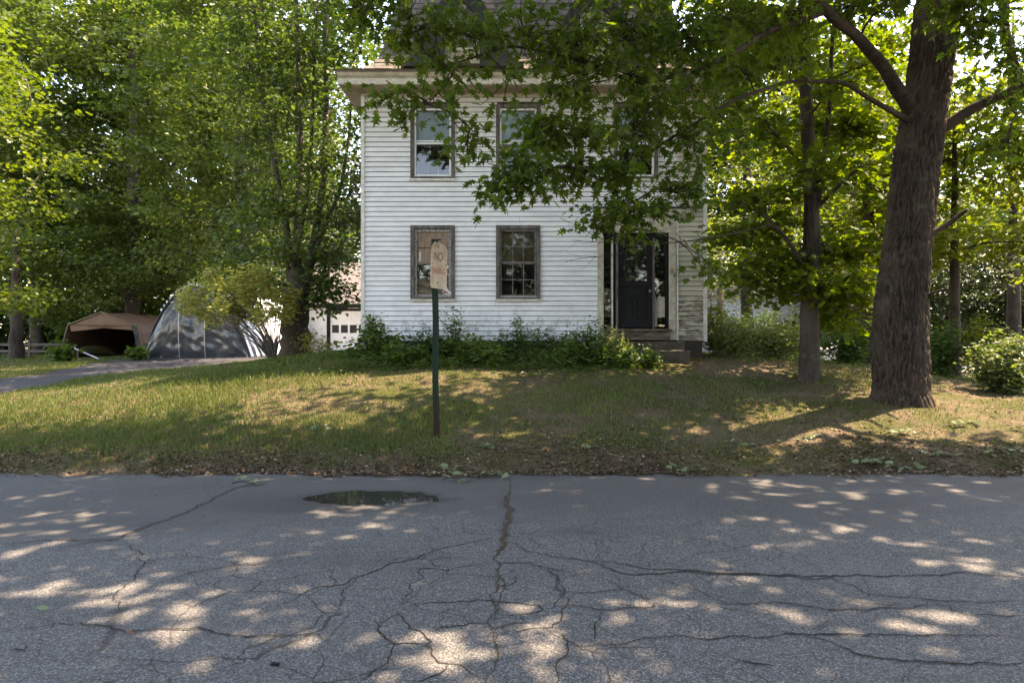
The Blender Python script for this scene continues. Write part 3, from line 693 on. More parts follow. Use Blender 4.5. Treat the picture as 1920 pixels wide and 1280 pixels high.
# sidelights
m = MB(); m.box(wx(1133.6), wx(1146.8), DY+.03, DY+.034, wz(612), wz(446)); m.build('sidelight_pane', M['dirtyglass'], house)
m = MB()
for py in (472, 500, 528, 556, 584): m.box(wx(1133.6), wx(1146.8), DY+.02, DY+.04, wz(py)-.006, wz(py)+.006)
m.build('sidelight_muntin', M['casing'], house)
m = MB(); m.box(wx(1133.6), wx(1146.8), DY+.08, DY+.085, wz(594), wz(540)); m.build('sidelight_backing', M['ply'], house)
m = MB(); m.box(wx(1228.8), wx(1250.3), DY+.03, DY+.034, wz(612), wz(446)); m.build('sidelight_pane', M['dirtyglass'], house)
m = MB(); m.box(wx(1234.5), wx(1248.5), DY+.016, DY+.028, wz(594), wz(556)); m.add([(wx(1228.8), DY+.02, wz(612)), (wx(1234.3), DY+.02, wz(612)), (wx(1234.3), DY+.02, wz(566)), (wx(1231), DY+.02, wz(552)), (wx(1228.8), DY+.02, wz(580))], [(0, 1, 2, 3, 4)]); m.build('cream_panel', M['eave'], house)
m = MB(); m.prism([(wx(1131), HY-.02, wz(616)), (wx(1131), HY-.16, wz(617)), (wx(1131), HY-.16, wz(621)), (wx(1131), HY-.02, wz(622))], (wx(1257)-wx(1131), 0, 0)); m.box(wx(1132), wx(1255), HY-.1, HY+.2, wz(637), wz(622)-.001)
m.box(wx(1131)+.01, wx(1254)-.01, HY-.019, HY+.3, wz(621), wz(616)); m.build('threshold', M['rotwood'], house)
# house number digits
def text_mesh(s, size, ext):
    cu = bpy.data.curves.new('lettering', 'FONT'); cu.body = s; cu.size = size; cu.extrude = ext; cu.align_x = 'CENTER'; cu.align_y = 'CENTER'
    o = bpy.data.objects.new('lettering', cu); COL.objects.link(o); dg = bpy.context.evaluated_depsgraph_get()
    me = bpy.data.meshes.new_from_object(o.evaluated_get(dg)); bpy.data.objects.remove(o); return me
def put_text(name, s, size, ext, mat, parent, loc, rot, scale=(1, 1, 1)):
    me = text_mesh(s, size, ext); me.materials.clear(); o = bpy.data.objects.new(name, me); COL.objects.link(o); me.materials.append(mat)
    o.parent = parent; o.location = Vector(loc)-ORG[parent.name]; o.rotation_euler = rot; o.scale = scale; ORG[o.name] = ORG[parent.name]; return o
put_text('house_number_digit', '2', .10, .004, M['black'], house, (wx(1258.3), HY-.066, wz(508.5)), (R(90), R(6), 0))
put_text('house_number_digit', '4', .10, .004, M['black'], house, (wx(1263), HY-.066, wz(517)), (R(90), R(-4), 0))

# front steps
def rough_box(x0, x1, y0, y1, z0, z1, nx=20, ny=6, nz=4, amp=.012):
    m = MB(); vs = []; 
    for (A, B, c0, c1) in (('xz', y0, 0, 0),): pass
    def face(o, u, v, nu, nv):
        b0 = len(m.v); o, u, v = Vector(o), Vector(u), Vector(v)
        pts = []
        for j in range(nv+1):
            for i in range(nu+1):
                p = o+u*i/nu+v*j/nv
                d = noise.noise_vector(p*7)*amp+noise.noise_vector(p*2.3)*amp*1.5; pts.append(p+d)
        m.add(pts, [(j*(nu+1)+i, j*(nu+1)+i+1, (j+1)*(nu+1)+i+1, (j+1)*(nu+1)+i) for j in range(nv) for i in range(nu)])
    dx, dy, dz = (x1-x0, 0, 0), (0, y1-y0, 0), (0, 0, z1-z0)
    face((x0, y0, z0), dx, dz, nx, nz); face((x0, y0, z1), dx, dy, nx, ny); face((x0, y1, z0), (0, y0-y1, 0), dz, ny, nz); face((x1, y0, z0), dy, dz, ny, nz)
    face((x0, y1, z0), dx, dz, nx, nz); return m
SY1 = 13.85; SY2 = 13.45
steps = empty('front_steps', (2.7, 13.6, .9), 'worn damp concrete steps under the dark front door', 'steps')
rough_box((1146-960)/F*SY1, (1284-960)/F*SY1, SY1, HY-.11, .8, H-(640.5-640)/F*SY1).build('upper_step', M['stone'], steps, smooth=False)
rough_box((1163-960)/F*SY2, (1294-960)/F*SY2, SY2, SY1-.02, .8, H-(657-640)/F*SY2).build('lower_step', M['stone'], steps)
rough_box((1166-960)/F*SY2-.02, (1180-960)/F*SY2, SY2-.06, SY2+.1, .85, H-(658-640)/F*SY2, 4, 3, 3).build('broken_corner', M['palestone'], steps)

# ------------------------------------------------------------------ sign
SGY = 9.0
b0 = P(820, 822, SGY); t0 = P(818, 450, SGY); zg = g(b0.x, SGY)
sign = empty('parking_sign', (b0.x, SGY, zg), 'faded white no parking sign with red lettering on a thin dark green channel post', 'road sign')
m = MB(); hw = .05
c_ = [(-hw-.012, .012), (-hw, .012), (-.016, -.022), (.016, -.022), (hw, .012), (hw+.012, .012), (hw+.012, .017), (hw-.003, .017), (.013, -.016), (-.013, -.016), (-hw+.003, .017), (-hw-.012, .017)]
def sect(p, k=1.12):
    a_ = R(64)
    return [(p.x+(u*math.cos(a_)-v*math.sin(a_))*k, p.y+(u*math.sin(a_)+v*math.cos(a_))*k*.8, p.z) for u, v in c_]
top_p = P(816.5, 449, SGY); bot_p = Vector((b0.x, SGY, zg-.3)); n_ = 14; vs = []
for i in range(n_+1):
    p = bot_p.lerp(top_p, i/n_); p.x += .006*math.sin(i*.9); vs += sect(p)
L_ = len(c_)
m.add(vs, [(i*L_+k, i*L_+(k+1) % L_, (i+1)*L_+(k+1) % L_, (i+1)*L_+k) for i in range(n_) for k in range(L_)]+[tuple(range(L_)), tuple(n_*L_+k for k in range(L_))])
m.build('post', M['post'], sign)
# sheet metal plate turned away from the road, bent a little at the top
ang = R(64); cpt = P(823.5, 498, SGY-.045); PW, PH = .40, .60
def sp(u, v):   # u across (m), v up (m); plate plane with a bent top corner and slight curl
    bend = .04*max(0, v-.22)/.08*(u/.2)+.02*math.cos(u*8); lean = .035*u
    return Vector((cpt.x+u*math.cos(ang)+bend*math.sin(ang)*-1+v*.03, cpt.y+u*math.sin(ang)*.99+bend*math.cos(ang), cpt.z+v-u*.0+lean*0))
def plate(off, name, mat):
    m = MB(); nu, nv = 10, 16; V = []
    nrm = Vector((math.sin(ang), -math.cos(ang), 0))
    for side in (0, 1):
        for j in range(nv+1):
            for i in range(nu+1):
                u = -PW/2+PW*i/nu; v = -PH/2+PH*j/nv
                cu_ = .03; du = max(0, abs(u)-(PW/2-cu_)); 
                vv = max(-PH/2+(cu_-math.sqrt(max(0, cu_**2-du**2))), min(PH/2-(cu_-math.sqrt(max(0, cu_**2-du**2))), v))
                V.append(sp(u, vv)-nrm*(.002*side))
    S = (nu+1)*(nv+1); f = []
    for j in range(nv):
        for i in range(nu):
            a_ = j*(nu+1)+i; f += [(a_, a_+1, a_+nu+2, a_+nu+1), (S+a_+nu+1, S+a_+nu+2, S+a_+1, S+a_)]
    edge_ = [i for i in range(nu)]
    for i in range(nu): f += [(S+i, S+i+1, i+1, i), (nv*(nu+1)+i, nv*(nu+1)+i+1, S+nv*(nu+1)+i+1, S+nv*(nu+1)+i)]
    for j in range(nv): f += [(j*(nu+1), (j+1)*(nu+1), S+(j+1)*(nu+1), S+j*(nu+1)), (j*(nu+1)+nu, S+j*(nu+1)+nu, S+(j+1)*(nu+1)+nu, (j+1)*(nu+1)+nu)]
    m.add(V, f); return m.build(name, mat, sign, smooth=False)
plate(0, 'sign_plate', M['signface'])
def sign_text(s, size, v0, mat, sx, sy):
    me = text_mesh(s, size, .0); nrm = Vector((math.sin(ang), -math.cos(ang), 0))
    for v in me.vertices:
        q = sp(v.co.x*sx, v.co.y*sy+v0)+nrm*.0022; v.co = q
    me.materials.clear(); link('lettering', me, mat, sign)
sign_text('NO', .13, .115, M['rustletter'], 1.05, 1.25); sign_text('PARKING', .085, -.075, M['redletter'], .92, 1.35)
nrm = Vector((math.sin(ang), -math.cos(ang), 0))
for u, v in ((0, .25), (0, -.225), (-.155, 0.02), (.16, .02)):
    p = sp(u, v); m = MB(); m.tube([p+nrm*.001, p+nrm*.010], [.010, .007] if u == 0 else [.006, .004], 8); m.build('bolt', M['black'], sign)
p = sp(-.02, .325); m = MB(); m.add([p+Vector(q) for q in ((-.05, -.01, 0), (.05, -.02, .0), (.035, 0, .022), (0, .01, .03), (-.045, .01, .02), (0, -.02, .01))], [(0, 1, 5), (1, 2, 5), (2, 3, 5), (3, 4, 5), (4, 0, 5)]); m.build('torn_top_bracket', M['black'], sign)
tp_ = P(836, 546, SGY-.08); m = MB()
out = [(-.035, .06), (-.005, .075), (.02, .045), (.035, .01), (.065, -.01), (.07, -.05), (.02, -.055), (-.02, -.04), (-.045, -.02), (-.04, .01)]
m.add([(tp_.x, tp_.y-.02, tp_.z)]+[(tp_.x+u, tp_.y+.02*math.sin(i*2.1), tp_.z+v) for i, (u, v) in enumerate(out)], [(0, 1+i, 1+(i+1) % 10) for i in range(10)])
o = m.build('torn_tag', M['paper'], sign); setp(o, 'torn scrap of white plastic hanging from the lower corner')
m = MB(); m.prism([(tp_.x-.03, tp_.y-.024, tp_.z+.012), (tp_.x+.035, tp_.y-.024, tp_.z-.018), (tp_.x+.035, tp_.y-.024, tp_.z-.032), (tp_.x-.035, tp_.y-.024, tp_.z-.004)], (0, .002, 0)); m.build('tag_stripe', M['rustletter'], sign)

# ------------------------------------------------------------------ garage, tents
GY = 36.0
def gp(px, py, Y=GY): return P(px, py, Y)
gx0 = gp(560, 0).x; gx1 = gx0+9.5; gz0 = gp(0, 660).z; gze = gp(0, 573).z; gzr = gp(0, 492, 40).z
gar = empty('garage', ((gx0+gx1)/2, GY+4, gz0), 'white detached garage with a brown shingled roof behind the house', 'garage')
dl, dr_, dzt = gp(619, 0).x, gp(619, 0).x+2.9, gp(0, 583).z
holed(gx0, gx1, gz0-.5, gze, [(dl, dr_, gz0-.5, dzt)], GY, GY+.15).build('front_wall', M['gwall'], gar)
m = MB(); m.box(gx0, gx0+.15, GY+.151, GY+8, gz0-.5, gze); m.box(gx1-.15, gx1, GY+.151, GY+8, gz0-.5, gze); m.box(gx0, gx1, GY+8.001, GY+8.15, gz0-.5, gze)
m.prism([(gx0+.01, GY+.1, gze), (gx0+.01, GY+4, gzr-.15), (gx0+.01, GY+7.9, gze)], (.12, 0, 0)); m.build('wall', M['gwall'], gar)
m = MB()
z_ = gz0+.2
while z_ < gze-.1:
    for xa, xb in ((gx0+.02, dl-.18), (dr_+.18, gx1-.02)):
        m.add([(xa, GY-.022, z_), (xb, GY-.022, z_), (xb, GY-.002, z_+.11), (xa, GY-.002, z_+.11), (xa, GY-.001, z_), (xb, GY-.001, z_)], [(0, 1, 2, 3), (4, 5, 1, 0)])
    z_ += .115
o = m.build('clapboards', M['gwall'], gar); o['kind'] = 'stuff'
m = MB(); m.prism([(gx0-.35, GY-.45, gze-.02), (gx0-.35, GY-.45, gze+.08), (gx0-.35, GY+4, gzr), (gx0-.35, GY+8.5, gze+.08), (gx0-.35, GY+8.5, gze-.02), (gx0-.35, GY+4, gzr-.12)], (gx1-gx0+.7, 0, 0)); rf = m.build('roof', M['groof'], gar)
m = MB(); m.box(gx0-.35, gx1+.35, GY-.5, GY-.455, gze-.14, gze+.06); m.build('gutter', M['dark'], rf)
m = MB(); m.box(dl-.17, dl, GY-.04, GY+.05, gz0-.3, dzt+.17); m.box(dr_, dr_+.17, GY-.04, GY+.05, gz0-.3, dzt+.17); m.box(dl+.001, dr_-.001, GY-.04, GY+.05, dzt, dzt+.17); m.build('door_frame', M['dark'], gar)
gd = MB(); zz = gz0-.1; n_ = 4; hh = (dzt-zz)/n_
gd.box(dl, dr_, GY+.06, GY+.1, zz, dzt); gd = gd.build('garage_door', M['gwall'], gar)
zw0, zw1 = gp(0, 624).z, gp(0, 609).z
for i in range(4):
    m = MB(); m.box(dl, dr_, GY+.045, GY+.0595, zz+hh*i+.012, zz+hh*(i+1)-.012); m.build('door_section', M['gwall'], gd)
for i in range(6):
    x_ = dl+.09+i*.47; m = MB(); m.box(x_, x_+.36, GY+.036, GY+.044, zw0, zw1); m.build('pane', M['black'], gd)
lm = gp(663, 575); m = MB(); m.box(lm.x-.28, lm.x+.28, GY-.12, GY-.045, lm.z-.1, lm.z+.1); m.build('house_plate', M['eave'], gar)

# brown carport tent
BY = 27.6
def bp(px, py, Y=BY): return P(px, py, Y)
bl, br, bz = bp(110, 0).x, bp(272, 0).x, bp(0, 674).z
bpk = bp(190, 583); bel = bp(128, 607); ber = bp(258, 609); DEP = 5.5
bt_ = empty('brown_shelter', ((bl+br)/2, BY+2.5, bz), 'brown fabric carport tent with an open dark front beside the driveway', 'tent')
pf = [(bl, bz), (bel.x, bel.z), (bpk.x, bpk.z), (ber.x, ber.z), (br, bz)]
def wob(p, s=.035): v = noise.noise_vector(Vector(p)*1.6)*s; return (p[0]+v.x, p[1], p[2]+v.z)
def skin(pf, y0, y1, nseg, mat, name, par, off=0, sub=4):
    m = MB(); ring_ = []
    for a_, b_ in zip(pf[:-1], pf[1:]):
        for i in range(sub): ring_.append((a_[0]+(b_[0]-a_[0])*i/sub, a_[1]+(b_[1]-a_[1])*i/sub))
    ring_.append(pf[-1]); K = len(ring_); vs = []
    for j in range(nseg+1):
        yy = y0+(y1-y0)*j/nseg; sag = .05*math.sin(math.pi*(j % 4)/4) if nseg > 3 else 0
        for (u, v) in ring_: q = wob((u, yy, v-(sag if v > pf[0][1]+1 else 0))); vs.append(q)
    for j in range(nseg+1):
        for k2 in range(K):
            q = vs[j*K+k2]; vs.append((q[0]*1+(.03 if q[0] < (pf[0][0]+pf[-1][0])/2 else -.03), q[1], q[2]-.03))
    S = (nseg+1)*K; f = []
    for j in range(nseg):
        for k2 in range(K-1):
            a_ = j*K+k2; f += [(a_, a_+K, a_+K+1, a_+1), (S+a_, S+a_+1, S+a_+K+1, S+a_+K)]
    m.add(vs, f); return m.build(name, mat, par, smooth=True)
skin(pf, BY, BY+DEP, 12, M['brown_tarp'], 'cover', bt_)
sc_ = .93
pin = [((u-bpk.x)*sc_+bpk.x, bz+(v-bz)*sc_) for u, v in pf]
m = MB(); m.prism([(u, BY+DEP-.05, v) for u, v in pf], (0, .03, 0)); m.build('back_panel', M['tan_tarp'], bt_)
# gable flap and lining
m = MB(); zl = bp(0, 619).z
m.prism([(pf[1][0]+.02, BY+.02, pf[1][1]-.02), (pf[2][0], BY+.02, pf[2][1]-.05), (pf[3][0]-.02, BY+.02, pf[3][1]-.02), (pf[3][0]-.15, BY+.05, zl), ((bl+br)/2, BY+.09, zl+.09), (pf[1][0]+.1, BY+.03, zl-.05)], (0, .03, 0)); m.build('gable_flap', M['brown_tarp'], bt_)
for yy in (BY-.02, BY+1.8, BY+3.6, BY+DEP-.1):
    m = MB(); m.tube([(u, yy, v-.04) for u, v in pf], .03, 8); m.build('frame_pipe', M['tan_tarp'], bt_)
m = MB(); 
for k2 in range(7):
    u0 = ber.x+(br-ber.x)*k2/7; v0 = ber.z+(bz-ber.z)*k2/7; m.prism([(u0-.22, BY-.03+.02*math.sin(k2*2), v0), (u0, BY-.05, v0), (u0+.04, BY-.05, v0-.22), (u0-.2+.05*math.sin(k2), BY-.02, v0-.25)], (0, .02, 0))
m.build('tied_back_flap', M['black'], bt_)
# canoe on a rack inside the brown tent
cn = empty('canoe', (bp(175, 0).x, BY+.7, bz), 'upturned olive canoe hull stored inside the brown tent mouth', 'canoe')
m = MB(); vs = []; nL = 16; nR = 8
c0, c1 = bp(146, 660, BY+.3), bp(215, 668, BY+2.2)
for i in range(nL+1):
    u = i/nL; w_ = .42*math.sin(math.pi*min(max(u, .03), .97))**.6; c = c0.lerp(c1, u)
    for k2 in range(nR+1):
        a_ = math.pi*k2/nR; vs.append((c.x+w_*math.cos(a_)*.5, c.y+w_*math.cos(a_), c.z+w_*.9*math.sin(a_)))
m.add(vs, [(i*(nR+1)+k2, (i+1)*(nR+1)+k2, (i+1)*(nR+1)+k2+1, i*(nR+1)+k2+1) for i in range(nL) for k2 in range(nR)]); m.build('hull', M['kayak'], cn, smooth=True)
m = MB(); m.tube([(c0.x, c0.y, bz-.05), (c0.x, c0.y, c0.z+.05)], .04, 8); m.tube([(c1.x, c1.y, bz-.05), (c1.x, c1.y, c1.z+.05)], .04, 8); m.build('rack_post', M['fence'], cn)
pa, pb_ = bp(140, 653, BY-.5), bp(186, 679, BY-1.0); pb_.z = g(pb_.x, pb_.y)+.02
m = MB(); m.tube([pa, pb_], .03, 8); o = m.build('leaning_pole', M['steel'], org=pb_); setp(o, 'pale metal pole leaning down from the brown tent to the grass', 'pole')

# grey arched tent
TY = 26.5
tl, tr_ = P(272, 0, TY).x, P(470, 0, TY).x; tz = P(0, 674, TY).z; tpk = P(372, 538, TY)
gt = empty('grey_shelter', ((tl+tr_)/2, TY+3, tz), 'arched garage tent with a grey front and white side on the driveway', 'tent')
def arch(n=40):
    o = []
    hw_ = (tr_-tl)/2; cx = (tl+tr_)/2; hh = tpk.z-tz
    for i in range(n+1):
        a_ = math.pi*(1-i/n); c, s_ = math.cos(a_), math.sin(a_)
        r_ = hw_*math.copysign(.68*abs(c)**1.0+.32*(1-abs(s_))**1.1 if abs(c) > 1e-6 else 0, c); o.append((cx+r_-.12*s_, tz+hh*(abs(s_)**.97)))
    return o
ar = arch()
# front panel: wrinkled cloth
m = MB(); nv = 36; vs = []; nu = 44
import bisect
def topz(x):
    for a_, b_ in zip(ar[:-1], ar[1:]):
        if a_[0] <= x <= b_[0] and b_[0] > a_[0]: return a_[1]+(b_[1]-a_[1])*(x-a_[0])/(b_[0]-a_[0])
    return tz
for i in range(nu+1):
    x_ = tl+(tr_-tl)*i/nu; zt = topz(x_)
    for j in range(nv+1):
        v = j/nv; z_ = tz+(zt-tz)*v
        d = .16*noise.noise(Vector((x_*1.4, 0, z_*.55)))+.14*abs(noise.noise(Vector((x_*3.3+z_*1.2, 3, z_*2.1))))+.03*noise.noise(Vector((x_*9, 7, z_*4)))
        vs.append((x_, TY-.05-d*min(1, (1-v)*6)*min(1, v*8+.2)-.12*math.sin(v*math.pi), z_))
m.add(vs, [(i*(nv+1)+j, (i+1)*(nv+1)+j, (i+1)*(nv+1)+j+1, i*(nv+1)+j+1) for i in range(nu) for j in range(nv)]); m.build('front_panel', M['grey_tarp'], gt, smooth=True)
for px in (342, 390):
    x_ = P(px, 0, TY).x; m = MB(); 
    pts = []
    for j in range(12):
        z_ = tz+(topz(x_)-.5-tz)*j/11; pts.append((x_, TY-.22-.10*math.sin(j/11*math.pi), z_))
    m.tube(pts, .014, 6); m.build('zip', M['steel'], gt)
skin(ar, TY, TY+8.0, 16, M['white_tarp'], 'cover', gt, sub=1)
skin(ar, TY-.04, TY+.75, 2, M['grey_tarp'], 'front_band', gt, sub=1)
m = MB(); m.tube([(u, TY-.06, v) for u, v in ar], .05, 8); m.build('arch_pipe', M['black'], gt)
for i in range(9, 24):
    u, v = ar[i]; m = MB(); a_ = Vector((u-(tl+tr_)/2, 0, v-tz)).normalized(); p = Vector((u, TY-.08, v)); q = p+a_*.14+Vector((0, .05, 0)); sd = Vector((a_.z, 0, -a_.x))*.03
    m.prism([p-sd, p+sd, q+sd, q-sd], (0, .03, 0)); m.build('lacing_tab', M['white_tarp'] if i % 2 else M['steel'], gt)
for s_ in (0, 1):
    m = MB()
    pts = [(tr_-.05+(.0 if s_ else -.25)+k2*0, TY-.1, tz)] 
    a0 = P(436 if not s_ else 448, 590, TY-.1); a1 = P(470 if not s_ else 493, 676, TY-.3)
    a1.z = g(a1.x, a1.y)
    m.tube([a0, a0.lerp(a1, .5)+Vector((.05, 0, .03)), a1], .045, 6); m.build('dark_strap', M['black'], gt)

# ------------------------------------------------------------------ vegetation
T_NEAR = (np.array([(0,0,0),(.10,.05,.02),(.14,.30,.0),(.27,.10,.03),(.40,.46,-.03),(.50,.12,.03),(.68,.42,-.05),(.72,.10,.02),(1.08,0,-.10),
                    (.72,-.10,.02),(.68,-.42,-.05),(.50,-.12,.03),(.40,-.46,-.03),(.27,-.10,.03),(.14,-.30,.0),(.10,-.05,.02),(.45,0,-.02)]),
          np.array([(16,i,i+1) for i in range(0,15)]+[(16,15,0)]))
T_MID = (np.array([(0,0,0),(.12,.40,.04),(.36,.16,.0),(.62,.44,.0),(1,0,-.06),(.62,-.44,0),(.36,-.16,0),(.12,-.40,.04)]),
         np.array([(0,1,2),(2,3,4),(0,2,4),(0,4,6),(4,5,6),(0,6,7)]))
T_OVAL = (np.array([(0,0,0),(.25,.22,.03),(.65,.22,.02),(1,0,-.05),(.65,-.22,.02),(.25,-.22,.03)]), np.array([(0,1,3),(1,2,3),(0,3,5),(3,4,5)]))
T_FAR = (np.array([(0,0,0),(.45,.36,.05),(1,0,-.04),(.45,-.36,.05)]), np.array([(0,1,2),(0,2,3)]))
def leaves(pos, size, tmpl, rng, tilt=.6, droop=.35, sizevar=.3, out=None):
    n = len(pos); V, Fc = tmpl
    nz = np.stack([rng.normal(0, tilt, n), rng.normal(0, tilt, n), np.ones(n)], 1); nz /= np.linalg.norm(nz, axis=1)[:, None]
    an = rng.uniform(0, 2*np.pi, n); t = np.stack([np.cos(an), np.sin(an), np.zeros(n)], 1)
    if out is not None: t = t*.7+out
    t[:, 2] -= droop; t -= nz*np.sum(t*nz, 1)[:, None]*.7; t /= np.linalg.norm(t, axis=1)[:, None]
    s_ = np.cross(nz, t); s_ /= np.linalg.norm(s_, axis=1)[:, None]; nn = np.cross(t, s_)
    sz = size*(1+rng.uniform(-sizevar, sizevar, n))
    W = V[None, :, 0, None]*t[:, None, :]+V[None, :, 1, None]*s_[:, None, :]+V[None, :, 2, None]*nn[:, None, :]
    W = pos[:, None, :]+W*sz[:, None, None]
    K = len(V); Ff = (Fc[None]+(np.arange(n)*K)[:, None, None]).reshape(-1, 3)
    return W.reshape(-1, 3), Ff
def join(parts):
    Vs = []; Fs = []; b_ = 0
    for v, f in parts: Vs.append(v); Fs.append(f+b_); b_ += len(v)
    return np.concatenate(Vs), np.concatenate(Fs)
def ball(rng, n):
    v = rng.normal(size=(n, 3)); v /= np.linalg.norm(v, axis=1)[:, None]; return v*(rng.uniform(0, 1, n)**.45)[:, None]
def curve(a_, b_, sag, n, rng, wig=.06):
    a_, b_ = Vector(a_), Vector(b_); L = (b_-a_).length; o = []
    w1 = Vector(rng.normal(0, wig*L, 3)); w2 = Vector(rng.normal(0, wig*L, 3))
    for i in range(n+1):
        u = i/n; p = a_.lerp(b_, u); p += w1*math.sin(math.pi*u)*.8+w2*math.sin(2*math.pi*u)*.5; p.z += sag*L*math.sin(math.pi*u); o.append(p)
    return o
def big_trunk(pts, nang, seg, amp, flare, seed):
    """trunk with furrowed bark as real relief"""
    pts = [(Vector(p[:3]), p[3]) for p in pts]; S = []
    for (a_, ra), (b_, rb) in zip(pts[:-1], pts[1:]):
        n = max(1, int((b_-a_).length/seg))
        for i in range(n): S.append((a_.lerp(b_, i/n), ra+(rb-ra)*i/n))
    S.append(pts[-1]); 
    for _ in range(3): S = [S[0]]+[((S[i-1][0]+S[i][0]*2+S[i+1][0])/4, (S[i-1][1]+S[i][1]*2+S[i+1][1])/4) for i in range(1, len(S)-1)]+[S[-1]]
    V = []; z0 = S[0][0].z
    for p, r_ in S:
        h = p.z-z0
        for k in range(nang):
            a_ = 2*math.pi*k/nang; c, s_ = math.cos(a_), math.sin(a_)
            fl = 1+flare*math.exp(-h/.2)*(1+.55*math.cos(5*a_+seed)+.25*math.cos(9*a_))
            q = Vector((c*r_*17+seed+.9*math.sin(p.z*3), s_*r_*17+.6*math.sin(p.z*4.3+1), p.z*3.0)); rg = abs(noise.noise(q*1.3+Vector((0, 0, 0))*1))
            rg2 = noise.noise(Vector((c*r_*26, s_*r_*26+seed, p.z*5)))
            big = noise.noise(Vector((c*1.5+seed, s_*1.5, p.z*.7)))*.05*r_/.35
            rr = r_*fl+amp*(-1.5*math.exp(-rg*7)+.7*rg2+.4*noise.noise(Vector((c*r_*60, s_*r_*60, p.z*18+seed))))+big
            V.append((p.x+c*rr, p.y+s_*rr, p.z))
    n = len(S); idx = np.array([(i*nang+k, i*nang+(k+1) % nang, (i+1)*nang+(k+1) % nang, (i+1)*nang+k) for i in range(n-1) for k in range(nang)])
    return np.array(V), idx
def make_tree(name, label, base, trunks, boughs, clumps, nsub, nleaf, lsize, tmpl, lmat, bmat, seed, cat='tree', group=None, spread=.35, flat=.5, twig_r=.006,
              twigs=True, tilt=.6, droop=.35, relief=None, extra=None, rmin=.012):
    """trunks / boughs: lists of [(x,y,z,r),...]; clumps: array (x,y,z,rx,ry,rz[,weight])"""
    rng = np.random.default_rng(seed)
    root = empty(name, base, label, cat, group)
    for tk in trunks:
        if relief: V, Fc = big_trunk(tk, *relief, seed); link('trunk', mesh_np('trunk', V, Fc, True), bmat, root)
        else:
            pts = [Vector(p[:3]) for p in tk]; m = MB(); L = []; Rr = []
            for (a_, b_) in zip(tk[:-1], tk[1:]):
                for i in range(4):
                    u = i/4; L.append(Vector(a_[:3]).lerp(Vector(b_[:3]), u)+Vector(rng.normal(0, .04*a_[3]*2, 3))*(1 if len(L) else 0)); Rr.append((a_[3]*(1-u)+b_[3]*u)*rng.uniform(.95, 1.06))
            L.append(Vector(tk[-1][:3])); Rr.append(tk[-1][3])
            if L[0].z < base[2]+.6: Rr[0] *= 1.35
            m.tube(L, Rr, 12); m.build('trunk', bmat, root, smooth=True)
    for bo in boughs:
        m = MB(); pts = []; rr = []
        for (a_, b_) in zip(bo[:-1], bo[1:]):
            for i in range(4):
                u = i/4; pts.append(Vector(a_[:3]).lerp(Vector(b_[:3]), u)+Vector(rng.normal(0, .012, 3))*(1 if pts else 0)); rr.append(a_[3]*(1-u)+b_[3]*u)
        pts.append(Vector(bo[-1][:3])); rr.append(bo[-1][3])
        for _ in range(1):
            pts = [pts[0]]+[(pts[i-1]+pts[i]*2+pts[i+1])/4 for i in range(1, len(pts)-1)]+[pts[-1]]
        m.tube(pts, rr, 10); m.build('bough', bmat, root, smooth=True)
    # skeleton nodes for hooking clumps on
    nodes = []
    for tk in list(trunks)+list(boughs):
        for a_, b_ in zip(tk[:-1], tk[1:]):
            for i in range(5): nodes.append(tuple(a_[j]*(1-i/5)+b_[j]*i/5 for j in range(4)))
        nodes.append(tk[-1])
    nodes = [n_ for n_ in nodes if n_[2] > base[2]+1.2] or nodes
    nodes = np.array(nodes, float); t0_ = np.array(trunks[0][min(1, len(trunks[0])-1)][:3]) if trunks else nodes[0, :3]
    cl = np.array(clumps, float); order = np.argsort(np.min(np.linalg.norm(cl[:, None, :3]-nodes[None, :, :3], axis=2), axis=1))
    m = MB(); pos = []; outs = []
    for ci in order:
        c = cl[ci]; d = nodes[:, :3]-c[:3]; cost = np.linalg.norm(d, axis=1)+np.maximum(0, d[:, 2])*.6-nodes[:, 3]*.8
        j = int(np.argmin(cost)); a_ = nodes[j]; r0 = max(rmin, min(a_[3]*.6, .012*np.linalg.norm(a_[:3]-c[:3])+rmin))
        pts = curve(a_[:3], c[:3], .08, 6, rng); rr = [r0*(1-.6*i/6) for i in range(7)]
        m.tube(pts, rr, 5, False); nodes = np.concatenate([nodes, np.array([(p.x, p.y, p.z, r_) for p, r_ in zip(pts[2:], rr[2:])])])
        wgt = c[6] if len(c) > 6 else 1; ns = max(2, int(nsub*wgt)); sub = c[:3]+ball(rng, ns)*c[3:6]
        for s_ in sub:
            dv = s_-c[:3]; L = np.linalg.norm(dv)+1e-6
            if twigs:
                tw = curve(pts[rng.integers(3, 7)], s_, -.05, 3, rng, .05); m.tube(tw, [twig_r*1.6, twig_r*1.2, twig_r, twig_r*.6], 3, False)
            k = max(1, int(nleaf*rng.uniform(.6, 1.4))); u = rng.normal(0, 1, (k, 3))*np.array([spread, spread, spread*flat])
            pos.append(s_+u); outs.append(np.repeat((dv/L*.5)[None], k, 0))
    o = m.build('branches', bmat, root, smooth=True); o['kind'] = 'stuff'
    pos = np.concatenate(pos); outs = np.concatenate(outs)
    pr = [leaves(pos, lsize, tmpl, rng, tilt, droop, out=outs)]
    if extra: pr.append(extra(rng))
    V, Fc = join(pr); link('crown', mesh_np('crown', V, Fc), lmat, root)
    return root
def env_clumps(rng, c, r, n, cr, hollow=.35, zlow=None, hole=None):
    """clumps spread through a crown envelope, more of them towards its outside"""
    o = []
    while len(o) < n:
        v = rng.normal(size=3); v /= np.linalg.norm(v); k = rng.uniform(hollow, 1)**.6
        p = np.array(c)+v*np.array(r)*k*rng.uniform(.85, 1.08)
        if zlow and p[2] < zlow: continue
        if hole and hole(p): continue
        s_ = cr*rng.uniform(.6, 1.35); o.append((*p, s_, s_, s_*.6, (s_/cr)**2))
    return o
